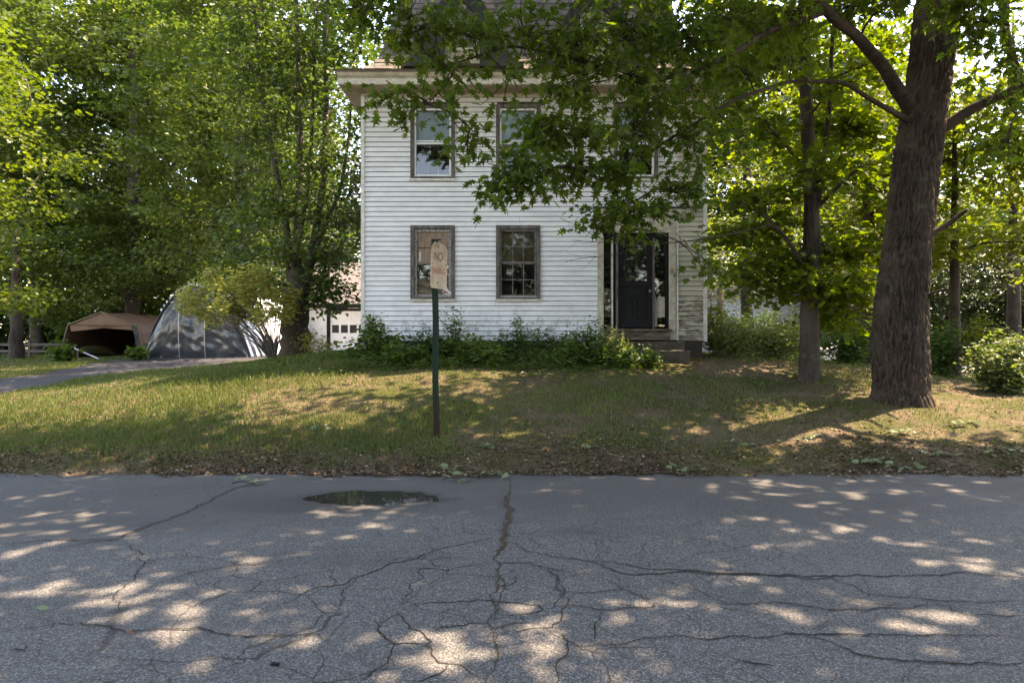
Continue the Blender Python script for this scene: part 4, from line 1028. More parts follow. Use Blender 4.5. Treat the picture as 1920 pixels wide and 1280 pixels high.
def ip(px, py, Y, r=None):
    p = P(px, py, Y); return (p.x, p.y, p.z) if r is None else (p.x, p.y, p.z, r)
def ic(px, py, Y, rx, ry, ryd=None, w=1):   # clump from where it stands in view; radii in metres from its angular size
    p = P(px, py, Y); return (p.x, p.y, p.z, rx*Y/F, ryd if ryd else rx*Y/F*.8, ry*Y/F, w)

# --- big tree right: trunk and boughs traced from the photograph at Y = 10.5
BT = 10.5
zb = g(P(1686, 0, BT).x, BT)
tr = [(P(1688, 0, BT).x, BT, zb-.25, .43), ip(1688, 740, BT, .39), ip(1687, 640, BT, .375), ip(1695, 520, BT, .355), ip(1706, 420, BT, .34), ip(1714, 320, BT, .33), ip(1728, 230, BT, .32), ip(1740, 150, BT, .315), ip(1752, 60, BT, .31), ip(1762, -60, BT, .29), ip(1775, -300, BT+.2, .26), ip(1760, -620, BT+.4, .20), ip(1765, -900, BT, .1)]
bo = [[ip(1712, 215, BT, .12), ip(1690, 175, 10.2, .105), ip(1650, 115, 9.9, .085), ip(1600, 62, 9.5, .075), ip(1555, 25, 9.2, .07), ip(1500, -30, 8.9, .065), ip(1380, -120, 8.5, .055), ip(1200, -200, 8.0, .045), ip(950, -260, 7.6, .035)],
      [ip(1755, 250, BT, .10), ip(1800, 215, 10.3, .085), ip(1850, 190, 10.1, .07), ip(1920, 160, 9.9, .06), ip(2060, 90, 9.6, .05), ip(2300, 0, 9.2, .03)],
      [ip(1700, 225, BT-.2, .05), ip(1640, 190, 10.0, .035), ip(1590, 158, 9.7, .03), ip(1480, 150, 9.3, .027), ip(1370, 190, 8.9, .024), ip(1240, 270, 8.5, .018), ip(1150, 330, 8.2, .012)],
      [ip(1735, 445, BT-.2, .05), ip(1770, 425, 10.2, .04), ip(1815, 393, 9.9, .028)],
      [ip(1735, 558, BT-.2, .025), ip(1752, 549, 10.2, .02), ip(1775, 540, 10.0, .014)],
      [ip(1740, -20, BT, .14), ip(1600, -160, 9.5, .11), ip(1350, -300, 8.4, .09), ip(1050, -420, 7.4, .07), ip(700, -500, 6.8, .05), ip(300, -560, 6.6, .03)],
      [ip(1760, -120, BT, .13), ip(1850, -300, 9.2, .1), ip(2050, -500, 8, .07), ip(2300, -650, 7, .04)],
      [ip(1550, 20, 9.2, .05), ip(1440, 60, 8.8, .04), ip(1330, 125, 8.4, .032), ip(1200, 160, 8.1, .026), ip(1080, 110, 7.9, .02), ip(960, 85, 7.8, .016), ip(850, 120, 7.7, .010)],
      [ip(1880, -20, 9.8, .07), ip(1885, 60, 9.7, .06), ip(1905, 130, 9.5, .05), ip(1935, 200, 9.4, .03)]]
nc = [ic(665, 15, 7.4, 60, 55), ic(760, 30, 7.4, 80, 60), ic(800, 100, 7.4, 70, 55, w=.6), ic(705, 200, 7.6, 30, 20, w=.3), ic(735, 175, 7.6, 28, 22, w=.3),
      ic(880, 50, 7.6, 90, 60), ic(850, 135, 7.6, 55, 45, w=.8), ic(800, 195, 7.6, 50, 22, w=.5), ic(765, 215, 7.6, 25, 18, w=.25), ic(880, 240, 7.6, 38, 38, w=.6), ic(868, 285, 7.6, 28, 26, w=.35), 
      ic(980, 60, 7.8, 100, 70, w=.8), ic(960, 160, 7.8, 75, 50, w=.6), ic(1010, 240, 7.9, 60, 50), ic(960, 310, 7.5, 42, 40, w=.9), ic(935, 350, 7.4, 34, 30, w=.9), ic(1000, 325, 7.5, 45, 36, w=.8),
      ic(1080, 60, 7.8, 100, 70), ic(1080, 150, 7.8, 90, 60, w=1.2), ic(1080, 240, 7.8, 80, 55, w=1.2), ic(1080, 315, 7.8, 62, 36), ic(1160, 330, 8, 60, 36),
      ic(1180, 40, 8, 100, 70), ic(1190, 140, 8, 100, 70, w=1.3), ic(1190, 230, 8.1, 90, 60, w=1.3), 
      ic(1290, 60, 8.3, 90, 70), ic(1290, 160, 8.3, 80, 70), ic(1290, 260, 8.4, 65, 60), ic(1290, 350, 8.4, 70, 45), ic(1190, 395, 8.3, 75, 24, w=1.0), ic(1130, 412, 8.2, 36, 15, w=.4), ic(1190, 430, 8.2, 30, 14, w=.25),
      ic(1380, 30, 8.8, 90, 60), ic(1390, 130, 9, 60, 45, w=.6), ic(1380, 250, 9, 50, 50, w=.5), ic(1480, 20, 9, 80, 50), ic(1490, 110, 9.2, 60, 30, w=.4), ic(1590, 10, 9.5, 70, 35, w=.7),
      ic(1340, 500, 8.8, 26, 22, w=.3), ic(1850, 40, 9.3, 70, 50), ic(1900, 110, 9.2, 50, 40, w=.7), ic(1800, 10, 9, 60, 30, w=.7), ic(1880, 270, 9, 32, 30, w=.4), ic(1905, 215, 9, 25, 35, w=.4), ic(1690, -10, 9.2, 50, 25, w=.5), ic(1830, 150, 9, 22, 14, w=.2)]
rs = np.random.default_rng(3)
def shade_leaves(rng):
    # the crown high above the frame: this is what shades the road
    rng = np.random.default_rng(77)
    gxx, gyy = np.meshgrid(np.arange(-7, 22, .72), np.arange(.7, 13.2, .72)); cx = gxx.ravel()+rng.uniform(-.4, .4, gxx.size); cy = gyy.ravel()+rng.uniform(-.4, .4, gxx.size)
    lim = np.where(cx < 3.5, 11.6, np.where(cx < 8, 13.0, 10.8)); kp = (cy < lim) & (rng.uniform(0, 1, len(cx)) > .05); cx, cy = cx[kp], cy[kp]; n = len(cx)
    P_ = []
    for i in range(n):
        z = rng.uniform(8.2, 10.8); need = H+.56*cy[i]+.8
        if z < need: z = need+rng.uniform(0, 3)
        r_ = rng.uniform(.65, 1.25); k = int((142 if math.sin(cx[i]*1.3+1.1*math.sin(cy[i]*.8))+math.sin(cy[i]*1.7+cx[i]*.5) > -.55 else 78)*r_*r_); P_.append(np.array([cx[i], cy[i], z])+ball(rng, k)*np.array([r_, r_, r_*.5]))
    for z in (8.3, 9.4, 10.6): P_.append(np.array([-.97+.506*(z-2.5), 9+.225*(z-2.5), z])+ball(rng, 110)*np.array([.75, .75, .4]))  # unseen leaf clumps added in the sun's path to shade the sign
    return leaves(np.concatenate(P_), .21, T_MID, rng, .45, .3)
nc = [(*c[:6], c[6]*(.85 if c[0] < .2 else 1.4)*(1.7 if c[2] > 1.5+.43*c[1] else 1)) for c in nc]
oak = make_tree('large_oak_tree', 'large oak with a thick furrowed trunk leaning right, boughs hanging over the road', (tr[0][0], BT, zb), [tr], bo, nc, 13, 12, .118, T_NEAR, M['l_near'], M['bark'], 5,
          relief=(190, .022, .032, .30), spread=.115, flat=.75, extra=shade_leaves, tilt=.6, droop=.95)

# --- second tree, slimmer, behind it
Y2 = 12.2; zb2 = g(P(1517, 0, Y2).x, Y2)
tr2 = [(P(1517, 0, Y2).x, Y2, zb2-.2, .20), ip(1517, 715, Y2, .185), ip(1519, 600, Y2, .165), ip(1522, 480, Y2, .15), ip(1521, 380, Y2, .13), ip(1514, 250, Y2, .115), ip(1509, 100, Y2, .10), ip(1508, -60, Y2, .09), ip(1500, -300, Y2, .05)]
bo2 = [[ip(1524, 430, Y2, .07), ip(1535, 360, Y2-.1, .055), ip(1545, 290, Y2, .045), ip(1556, 180, Y2+.2, .04), ip(1565, 20, Y2+.2, .03)],
       [ip(1516, 330, Y2, .04), ip(1470, 270, Y2-.5, .03), ip(1430, 220, Y2-.8, .02)],
       [ip(1518, 520, Y2, .04), ip(1470, 440, Y2-.5, .032), ip(1430, 400, Y2-.7, .022), ip(1390, 380, Y2-.8, .015)],
       [ip(1520, 400, Y2, .04), ip(1590, 330, Y2-.3, .03), ip(1640, 300, Y2-.3, .015)],
       [ip(1520, 560, Y2, .03), ip(1580, 520, Y2+.4, .02), ip(1640, 500, Y2+.6, .012)]]
rg = np.random.default_rng(21); c2 = []
for i in range(62):
    px = rg.uniform(1345, 1665); py = rg.uniform(-60, 560)
    if py > 470 and abs(px-1430) > 90 and abs(px-1590) > 50: continue
    if py > 380 and px < 1380: continue
    c2.append(ic(px, py, rg.uniform(11.0, 13.8), 50, 26, .5, rg.uniform(.5, 1.1)))
for px, py in ((1390, 505), (1440, 545), (1480, 500), (1580, 575), (1600, 600), (1560, 540), (1620, 545), (1360, 440), (1410, 440), (1560, 470), (1620, 470)): c2.append(ic(px, py, 12.3, 48, 24, .5, .9))
def hi2(rng):
    P_ = []
    for i in range(12):
        z = rng.uniform(7.5, 11.5); x_ = rng.normal(5.2, 2.6); y_ = rng.uniform(11.5, 16); P_.append(np.array([x_, y_, max(z, H+.54*y_)])+ball(rng, 90)*np.array([1, 1, .5]))
    return leaves(np.concatenate(P_), .17, T_MID, rng, .45, .3)
make_tree('maple_tree', 'slimmer maple with a dark trunk just left of the large oak', (tr2[0][0], Y2, zb2), [tr2], bo2, c2, 13, 13, .15, T_MID, M['l_right'], M['bark_d'], 8, relief=(48, .06, .008, .35), spread=.2, flat=.5, extra=hi2)

# --- small trees behind, right
def simple(name, label, px, Y, r, h, crown_c, crown_r, n, cr, nsub, nleaf, ls, lm, bm, seed, tmpl=T_FAR, zlow=None, stems=1, group=None, hole=None, extra_cl=None, lean=0, spread=.4, twigs=False, hollow=.35):
    x = P(px, 0, Y).x; zb_ = g(x, Y); rg_ = np.random.default_rng(seed); tks = []; h = (crown_c[2]+crown_r[2]*.75-zb_)/.92
    for s_ in range(stems):
        an = rg_.uniform(0, 6.28) if stems > 1 else 0; k = 0 if stems == 1 else 1
        dx = k*rg_.uniform(.3, 1.1)*math.cos(an)+lean; dy = k*rg_.uniform(.2, .8)*math.sin(an); rr = r*(1 if stems == 1 else rg_.uniform(.4, .65))
        tks.append([(x+k*.15*math.cos(an), Y+k*.15*math.sin(an), zb_-.2, rr), (x+dx*.25, Y+dy*.25, zb_+h*.15, rr*.85), (x+dx*.7, Y+dy*.7, zb_+h*.4, rr*.65), (x+dx*1.1, Y+dy*1.1, zb_+h*.65, rr*.45), (x+dx*1.5, Y+dy*1.5, zb_+h*.92, rr*.12)])
    cl = env_clumps(rg_, crown_c, crown_r, n, cr, hollow, zlow, hole)
    if extra_cl: cl += extra_cl
    return make_tree(name, label, (x, Y, zb_), tks, [], cl, nsub, nleaf, ls, tmpl, lm, bm, seed, group=group, spread=spread, twigs=twigs, twig_r=.01, flat=.3, rmin=.02)
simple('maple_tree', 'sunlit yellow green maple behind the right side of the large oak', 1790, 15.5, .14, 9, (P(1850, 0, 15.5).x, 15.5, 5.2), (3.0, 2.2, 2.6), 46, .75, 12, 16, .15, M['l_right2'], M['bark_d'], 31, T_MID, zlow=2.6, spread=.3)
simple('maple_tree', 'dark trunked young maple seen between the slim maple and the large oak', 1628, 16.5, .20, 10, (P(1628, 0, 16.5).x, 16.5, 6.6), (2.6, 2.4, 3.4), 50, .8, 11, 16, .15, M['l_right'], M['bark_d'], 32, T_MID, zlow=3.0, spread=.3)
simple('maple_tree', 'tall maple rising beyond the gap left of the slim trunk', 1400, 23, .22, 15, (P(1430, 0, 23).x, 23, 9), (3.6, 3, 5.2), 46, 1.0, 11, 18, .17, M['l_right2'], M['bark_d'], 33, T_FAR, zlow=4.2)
simple('maple_tree', 'bushy tree in the far right corner behind the sunlit maple', 1900, 22, .22, 13, (P(1960, 0, 22).x, 23, 8.6), (5, 3, 4.6), 46, 1.1, 11, 18, .17, M['l_right'], M['bark_d'], 34, T_FAR, zlow=3.2)
simple('pine_tree', 'dark evergreen mass at the far right behind the leafy bush', 1890, 33, .25, 7, (P(1880, 0, 33).x, 33, 3.6), (5.4, 2.2, 3.2), 90, .9, 12, 22, .14, M['l_dark'], M['bark_d'], 35, T_FAR, zlow=.8)
simple('maple_tree', 'tree standing behind the house right corner with pale leaves', 1350, 30, .22, 9, (P(1370, 0, 30).x, 30, 4.9), (3, 2.6, 2.4), 26, .9, 9, 16, .15, M['l_pale'], M['bark_p'], 36, T_FAR, zlow=2.2)
simple('maple_tree', 'tall tree filling the gap between the two right hand trunks', 1600, 34, .3, 18, (P(1610, 0, 34).x, 34, 11), (5, 3, 6.5), 55, 1.4, 12, 18, .2, M['l_right2'], M['bark_d'], 37, T_FAR, zlow=4.5)

# --- left: multi-stem tree beside the house
Y5 = 17.0; x5 = P(553, 0, Y5).x; z5 = g(x5, Y5)
def stem(path, r0, r1):
    n = len(path); return [(*ip(px, py, Y5+dy), r0+(r1-r0)*i/(n-1)) for i, (px, py, dy) in enumerate(path)]
tks = [[(x5, Y5, z5-.3, .42), (x5, Y5, z5+.3, .37), ip(553, 590, Y5, .33), ip(556, 540, Y5, .30), ip(560, 500, Y5, .2)],
       stem([(545, 540, 0), (538, 430, .1), (520, 330, .2), (500, 230, .3), (485, 120, .5), (470, -40, .6), (450, -250, .8)], .10, .025),
       stem([(556, 530, .1), (560, 400, .2), (562, 280, .3), (560, 150, .3), (556, 0, .3), (560, -220, .4)], .115, .03),
       stem([(575, 530, -.1), (592, 440, 0), (608, 330, 0), (612, 200, .1), (610, 60, .2), (625, -120, .3), (640, -300, .4)], .11, .03),
       stem([(578, 500, -.2), (600, 450, -.2), (640, 350, 0), (655, 250, 0), (662, 120, .2), (670, -60, .3)], .06, .02),
       stem([(550, 500, -.3), (575, 380, -.4), (585, 250, -.3), (590, 100, -.2), (600, -60, 0)], .06, .02)]
rg = np.random.default_rng(51); c5 = []
for i in range(150):
    px = rg.uniform(430, 690); py = rg.uniform(-120, 560)
    if px > 640 and 180 < py and rg.uniform() < .35: continue
    c5.append(ic(px, py, Y5+rg.uniform(-1.6, 2.4), 34, 24, .45, rg.uniform(.4, 1)))
for px, py in ((620, 500), (640, 420), (600, 520), (625, 545), (610, 560), (585, 560), (610, 470)): c5.append(ic(px, py, Y5-.2, 36, 26, .5, 1))
def hi5(rng):
    P_ = []
    for i in range(150):
        z = rng.uniform(10.0, 18); x_ = rng.uniform(-12, 4); y_ = rng.uniform(6, 12.6 if x_ > -5 else 16.5)
        if z < H+.56*y_+.8: z = H+.56*y_+rng.uniform(.9, 4)
        r_ = rng.uniform(.7, 1.4)
        P_.append(np.array([x_, y_, z])+ball(rng, int(62*r_*r_))*np.array([r_, r_, .5*r_]))
    for i in range(120):
        P_.append(np.array([rng.uniform(-9.5, -3.8), rng.uniform(17, 26), rng.uniform(8.5, 18)])+ball(rng, 75)*np.array([1.1, 1.1, .5]))
    return leaves(np.concatenate(P_), .20, T_FAR, rng, .45, .3)
make_tree('multi_stem_tree', 'tall tree of several slender stems growing beside the left corner of the house', (x5, Y5, z5), tks, [], c5, 12, 16, .13, T_FAR, M['l_left2'], M['bark_m'], 52, spread=.28, extra=hi5, twig_r=.007)

def ic_list(specs, seed, rx, ry, dy=1.5):
    rg_ = np.random.default_rng(seed); o = []
    for px0, px1, py0, py1, Y, n in specs:
        for i in range(n): o.append(ic(rg_.uniform(px0, px1), rg_.uniform(py0, py1), Y+rg_.uniform(-dy, dy), rx*rg_.uniform(.7, 1.3), ry*rg_.uniform(.7, 1.3), None, rg_.uniform(.6, 1.3)))
    return o
simple('maple_tree', 'yellow green maple at the far left edge above the driveway', -60, 22, .3, 13, (P(0, 0, 22).x-1.5, 22, 7.2), (3.4, 2.6, 5.2), 50, .95, 12, 18, .15, M['l_yel'], M['bark_p'], 61, T_MID, zlow=2.9, spread=.32)
simple('ash_tree', 'broad light green ash with drooping seed clusters above the tents', 250, 33, .38, 19, (P(235, 0, 33).x, 33, 12.2), (8.0, 4.5, 9.5), 200, 1.25, 14, 22, .23, M['l_left'], M['bark_d'], 62, T_FAR, zlow=4.0, spread=.30)
simple('ash_tree', 'ash tree with lit layered boughs between the tents and the stems', 450, 28, .3, 15, (P(425, 0, 28).x, 28, 10.2), (4.6, 3.4, 7.5), 130, 1.05, 13, 20, .20, M['l_left'], M['bark_d'], 63, T_FAR, zlow=3.2, spread=.26)
simple('maple_tree', 'dark green maple rising at the upper left behind the yellow one', 70, 38, .4, 22, (P(80, 0, 38).x, 38, 13.5), (8, 5, 10.5), 130, 1.5, 13, 22, .24, M['l_left2'], M['bark_d'], 64, T_FAR, zlow=3.5, spread=.5)
simple('maple_tree', 'dark maple behind the ash trees above the grey tent', 400, 44, .4, 21, (P(410, 0, 44).x, 44, 13.5), (8, 4, 11), 150, 1.5, 13, 22, .26, M['l_left2'], M['bark_d'], 65, T_FAR, zlow=2.6, spread=.55)
simple('maple_tree', 'low leafy maple overhanging the brown tent on the left', 30, 27.5, .3, 8, (P(90, 0, 29.5).x, 29.8, 4.6), (4.8, 2.2, 1.9), 48, .8, 13, 20, .16, M['l_left'], M['bark_d'], 66, T_FAR, zlow=2.9, spread=.34)
simple('maple_tree', 'slender trunked tree in the gap just left of the house', 632, 42, .25, 17, (P(640, 0, 42).x, 42, 10), (3.6, 3, 6.6), 34, 1.0, 9, 16, .2, M['l_left2'], M['bark_p'], 67, T_FAR, zlow=2.5, stems=3)
simple('maple_tree', 'dark maple filling the back between the brown tent and grey tent', 235, 37, .35, 14, (P(240, 0, 37).x, 36.5, 6.0), (8.5, 2.6, 5.5), 120, 1.2, 13, 22, .2, M['l_left2'], M['bark_d'], 68, T_FAR, zlow=1.8, spread=.42)

# far woods: one mass nobody could count
rg = np.random.default_rng(71); P_ = []
def mass(n, x0, x1, y0, y1, z0, z1, rmn=1.6, rmx=3, k=170):
    for i in range(n):
        x_ = rg.uniform(x0, x1); y_ = rg.uniform(y0, y1); r_ = rg.uniform(rmn, rmx)
        P_.append(np.array([x_, y_, z0+(z1-z0)*rg.uniform(0, 1)])+ball(rg, k)*np.array([r_, r_, r_*.7]))
mass(260, -50, -9, 45, 50, .8, 10); mass(300, -48, -14, 50, 54, 8, 26); mass(40, -20, -11, 50, 54, 8, 15); mass(26, -9, 0, 48, 56, .8, 6)
mass(60, 0, 12, 50, 56, .8, 7); mass(150, 12, 26, 44, 50, 8, 20); mass(260, 12, 60, 42, 54, .8, 11); mass(190, 18, 42, 37, 41, .8, 9); mass(90, -40, -14, 39, 43, .5, 4.5, .9, 1.8); mass(60, -90, -50, 40, 60, .8, 14); mass(40, 34, 60, 46, 56, 10, 18)
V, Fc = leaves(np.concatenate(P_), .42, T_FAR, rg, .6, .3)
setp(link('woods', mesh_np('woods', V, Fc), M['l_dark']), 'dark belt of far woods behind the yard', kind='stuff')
P_ = []
mass(420, -24, 26, -18, -13, .1, 8.6, 1.2, 2.0)
V, Fc = leaves(np.concatenate(P_), .40, T_FAR, rg, .6, .3)
setp(link('woods', mesh_np('woods', V, Fc), M['l_left2']), 'belt of trees across the road facing the house', kind='stuff')

# --- shrubs -------------------------------------------------------
def shrub(name, label, px, Y, w_, h, nst, nlf, ls, lm, seed, cat='shrub', group=None, tmpl=T_OVAL, arc=.5, stem_r=.008, bm='bark_d', low=.15, tilt=.7, cl=8, spr=.09, up=1.0, depth=None, lean=(0, 0), rad=.45, hv=(.7, 1.08)):
    x = P(px, 0, Y).x; zb_ = g(x, Y); rng = np.random.default_rng(seed); root = empty(name, (x, Y, zb_), label, cat, group)
    m = MB(); pos = []; depth = depth or w_*.7
    for i in range(nst):
        an = rng.uniform(0, 6.28); rr = math.sqrt(rng.uniform(.02, 1)); hx, hy = rr*w_*.5*math.cos(an)+lean[0], rr*depth*.5*math.sin(an)+lean[1]
        hh = h*(1-rad*rr*rr)*rng.uniform(*hv); b_ = Vector((x+hx*.25*(1-arc), Y+hy*.25*(1-arc), zb_-.05)); tp = Vector((x+hx, Y+hy, zb_+hh))
        pts = []
        for k in range(7):
            u = k/6; q = b_.lerp(tp, u); q.z = b_.z+(tp.z-b_.z)*(u**(1-.4*arc)); q += Vector(rng.normal(0, .012+.01*h, 3))*(u); pts.append(q)
        m.tube(pts, [stem_r*(1-.75*k/6) for k in range(7)], 4, False)
        for j in range(cl):
            u = rng.uniform(low, 1)**up; k = min(5, int(u*6)); q = pts[k].lerp(pts[k+1], u*6-k)
            kk = max(1, int(nlf*rng.uniform(.5, 1.5))); pos.append(np.array(q)+rng.normal(0, spr, (kk, 3)))
    m.build('stems', M[bm], root, smooth=True)
    V, Fc = leaves(np.concatenate(pos), ls, tmpl, rng, tilt, .15); link('foliage', mesh_np('foliage', V, Fc), lm, root); return root
# the arching shrub before the multi-stem tree
shrub('flowering_shrub', 'arching yellow green shrub leaning across the grey tent', 515, 15.6, 2.9, 2.05, 46, 20, .09, M['l_shrub'], 81, arc=.9, low=.66, cl=9, spr=.10, up=.6, stem_r=.014, bm='bark_p', lean=(-.95, -.1), rad=.35, hv=(.62, 1.12))
shrub('sapling', 'bright leaf cluster at the foot of the multi stem trunk', 585, 16.2, .9, .55, 10, 8, .07, M['l_shrub'], 82, low=.3)
shrub('weed', 'pale green weed beside the left post of the brown tent', 118, 25.5, 1.0, .95, 7, 12, .16, M['l_weed'], 83, low=.3, tmpl=T_MID)
shrub('weed', 'small weed at the right foot of the brown tent', 255, 25.5, .8, .6, 6, 10, .15, M['l_weed'], 84, low=.3, tmpl=T_MID)
# foundation planting
FS = [(678, 13.4, 1.0, .75, 'l_weed', 'leafy weed clump at the left corner of the house', .10),
      (735, 13.7, .9, .60, 'l_fern', 'dark green shrub left of the boarded window', .07),
      (800, 13.6, .9, .70, 'l_fern', 'fern like sapling below the boarded window behind the sign post', .065),
      (862, 13.5, .9, .62, 'l_weed', 'broad leafed weed just right of the sign post', .09),
      (930, 13.6, .9, .60, 'l_fern', 'low dark shrub below the many paned window', .07),
      (1000, 13.5, .8, .70, 'l_fern', 'feathery sapling right of the many paned window', .06),
      (1055, 13.5, .9, .72, 'l_fern', 'dark green sapling between the many paned window and the door', .065),
      (1110, 13.5, .7, .95, 'l_fern', 'thin young tree seedling left of the front door', .06),
      (1140, 13.15, .7, .80, 'l_pale', 'pale sunlit bush at the left of the front steps', .07),
      (1165, 12.8, .9, .42, 'l_weed', 'low bush at the foot of the front steps', .07),
      (700, 13.3, .5, 1.0, 'l_weed', 'tall thin seedling near the left corner of the house', .07),
      (850, 13.8, .35, 1.15, 'l_fern', 'tallest thin seedling just right of the boarded window', .055),
      (968, 13.8, .4, .95, 'l_fern', 'thin seedling below the right side of the many paned window', .055),
      (1085, 13.0, 1.0, .55, 'l_weed', 'ragged light green weeds spilling down the bank left of the steps', .09),
      (900, 12.9, 1.2, .45, 'l_weed', 'sprawling weeds on the bank in front of the foundation shrubs', .09),
      (765, 12.9, 1.1, .42, 'l_weed', 'low sprawling weeds on the bank left of the sign post', .09),
      (1215, 13.1, .6, .34, 'l_fern', 'small dark weed growing against the lower front step', .06)]
for i, (px, Y_, w_, h, lm, lb, ls) in enumerate(FS):
    shrub('foundation_shrub', lb, px, Y_, w_*1.1, h*.95, 13, 8, ls*1.2, M[lm], 90+i, low=.08, spr=.08, arc=.4, group='shrubs along the house foundation')
shrub('bush', 'pale leafed bush at the right corner of the house', 1365, 14.3, 1.6, .95, 24, 12, .085, M['l_pale'], 110, low=.1, spr=.1, group='bushes behind the right trees')
shrub('bush', 'pale bush left of the slim maple trunk', 1450, 14.6, 1.6, .85, 24, 12, .085, M['l_pale'], 111, low=.1, spr=.1, group='bushes behind the right trees')
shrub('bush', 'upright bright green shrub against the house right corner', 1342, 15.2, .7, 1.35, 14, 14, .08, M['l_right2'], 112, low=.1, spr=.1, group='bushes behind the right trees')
shrub('hedge', 'rounded dark green hedge in the middle distance behind the pale bushes', 1395, 20, 2.4, 1.6, 40, 24, .08, M['l_fern'], 113, low=.05, spr=.16, group='bushes behind the right trees')
shrub('bush', 'dark green bush between the slim maple and large oak trunks', 1590, 14.6, 1.7, 1.05, 28, 14, .09, M['l_fern'], 114, low=.05, spr=.11, group='bushes behind the right trees')
shrub('bush', 'leafy shrub just right of the large oak trunk', 1765, 13.8, .9, 1.15, 24, 13, .085, M['l_fern'], 115, low=.05, spr=.09, group='bushes behind the right trees')
shrub('bush', 'tall leafy bush at the right edge of the lawn', 1885, 11.7, 1.2, 1.08, 44, 12, .085, M['l_pale'], 116, low=.08, spr=.075, arc=.2, stem_r=.01, group='bushes behind the right trees')
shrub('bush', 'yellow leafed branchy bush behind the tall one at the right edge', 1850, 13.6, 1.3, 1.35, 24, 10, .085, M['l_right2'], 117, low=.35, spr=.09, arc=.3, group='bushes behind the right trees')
shrub('bush', 'grey green bush behind the pale bushes left of the slim trunk', 1480, 17.5, 1.8, 1.5, 26, 14, .09, M['l_pale'], 118, low=.1, spr=.12, group='bushes behind the right trees')
shrub('hedge', 'long dark hedge before the side street beyond the oak', 1700, 21, 3.2, 1.5, 50, 24, .1, M['l_fern'], 119, low=.05, spr=.16, group='bushes behind the right trees')
# bare dead twigs across the door side
m = MB(); rng = np.random.default_rng(5)
def twig(px0, py0, px1, py1, Y0, Y1, r, sub=4):
    pts = curve(ip(px0, py0, Y0), ip(px1, py1, Y1), -.03, 8, rng, .04); m.tube(pts, [r*(1-.6*i/8) for i in range(9)], 5, False)
    for k in range(sub):
        i = rng.integers(2, 8); q = pts[i]+Vector((-rng.uniform(.1, .4), rng.uniform(-.1, .1), rng.uniform(-.14, .12))); m.tube(curve(pts[i], q, 0, 4, rng, .08), [r*.35, r*.3, r*.25, r*.2, r*.12], 4, False)
twig(1450, 420, 1180, 460, 9.6, 9.2, .012); twig(1180, 460, 1050, 410, 9.2, 9.1, .006); twig(1190, 462, 1060, 492, 9.2, 9.1, .006); twig(1150, 455, 1075, 450, 9.2, 9.1, .004); twig(1120, 480, 1090, 505, 9.2, 9.1, .003, 2)
m.build('bare_bough', M['bark_d'], oak, smooth=True)

# ------------------------------------------------------------------ neighbour house, fence, car beyond
nh = empty('neighbour_house', (P(1450, 0, 42).x, 44, .4), 'pale blue grey neighbouring house glimpsed through the right hand trees', 'house')
a0, a1 = P(1345, 0, 42).x, P(1690, 0, 42).x; zt = P(0, 555, 42).z
m = MB(); m.box(a0, a1, 42, 50, 0, zt); m.build('wall', M['bluehouse'], nh)
m = MB(); m.prism([(a0-.4, 41.5, zt), (a0-.4, 46, zt+2.6), (a0-.4, 50.5, zt)], (a1-a0+.8, 0, 0)); m.build('roof', M['groof'], nh)
for i in range(4):
    x_ = a0+1.4+i*2.6; m = MB(); m.box(x_, x_+.9, 41.96, 41.995, 1.4, 2.9); w_ = m.build('window', M['trim'], nh)
    m = MB(); m.box(x_+.08, x_+.82, 41.94, 41.955, 1.48, 2.82); m.build('pane', M['black'], w_)
# parked car beyond the hedge
cc = P(1640, 0, 28); cz = g(cc.x, 28)+.05
car = empty('parked_car', (cc.x, 28.5, cz), 'silver car parked on the side street behind the slim trunk', 'car')
body = [(-2.2, .35), (-2.2, .75), (-1.35, .88), (-.75, 1.38), (.75, 1.40), (1.45, .95), (2.15, .85), (2.25, .4)]
m = MB(); m.prism([(cc.x+u, 27.7, cz+v) for u, v in body], (0, 1.7, 0)); m.build('body', M['car'], car)
m = MB(); m.prism([(cc.x+u, 27.685, cz+v) for u, v in ((-1.2, .9), (-.7, 1.3), (.7, 1.32), (1.25, .95))], (0, .012, 0)); m.build('side_window', M['black'], car)
for s_ in (-1.4, 1.45):
    m = MB(); m.tube([(cc.x+s_, 27.66, cz+.32), (cc.x+s_, 27.9, cz+.32)], .32, 20); wh = m.build('wheel', M['tyre'], car)
    m = MB(); m.tube([(cc.x+s_, 27.645, cz+.32), (cc.x+s_, 27.655, cz+.32)], .18, 14); m.build('rim', M['steel'], wh)
# old board fence at the far left
fy = 31; fn = empty('fence', (P(40, 0, fy).x, fy, .75), 'low dark rail fence at the far left under the trees', 'fence')
fa, fb = P(-120, 0, fy).x, P(112, 0, fy).x
for zz in (.25, .55):
    m = MB(); m.box(fa, fb, fy-.03, fy+.0, .75+zz, .75+zz+.12); m.build('rail', M['fence'], fn)
for i in range(5):
    x_ = fa+(fb-fa)*i/4; m = MB(); m.box(x_-.05, x_+.05, fy+.002, fy+.1, .5, 1.55); m.build('post', M['fence'], fn)

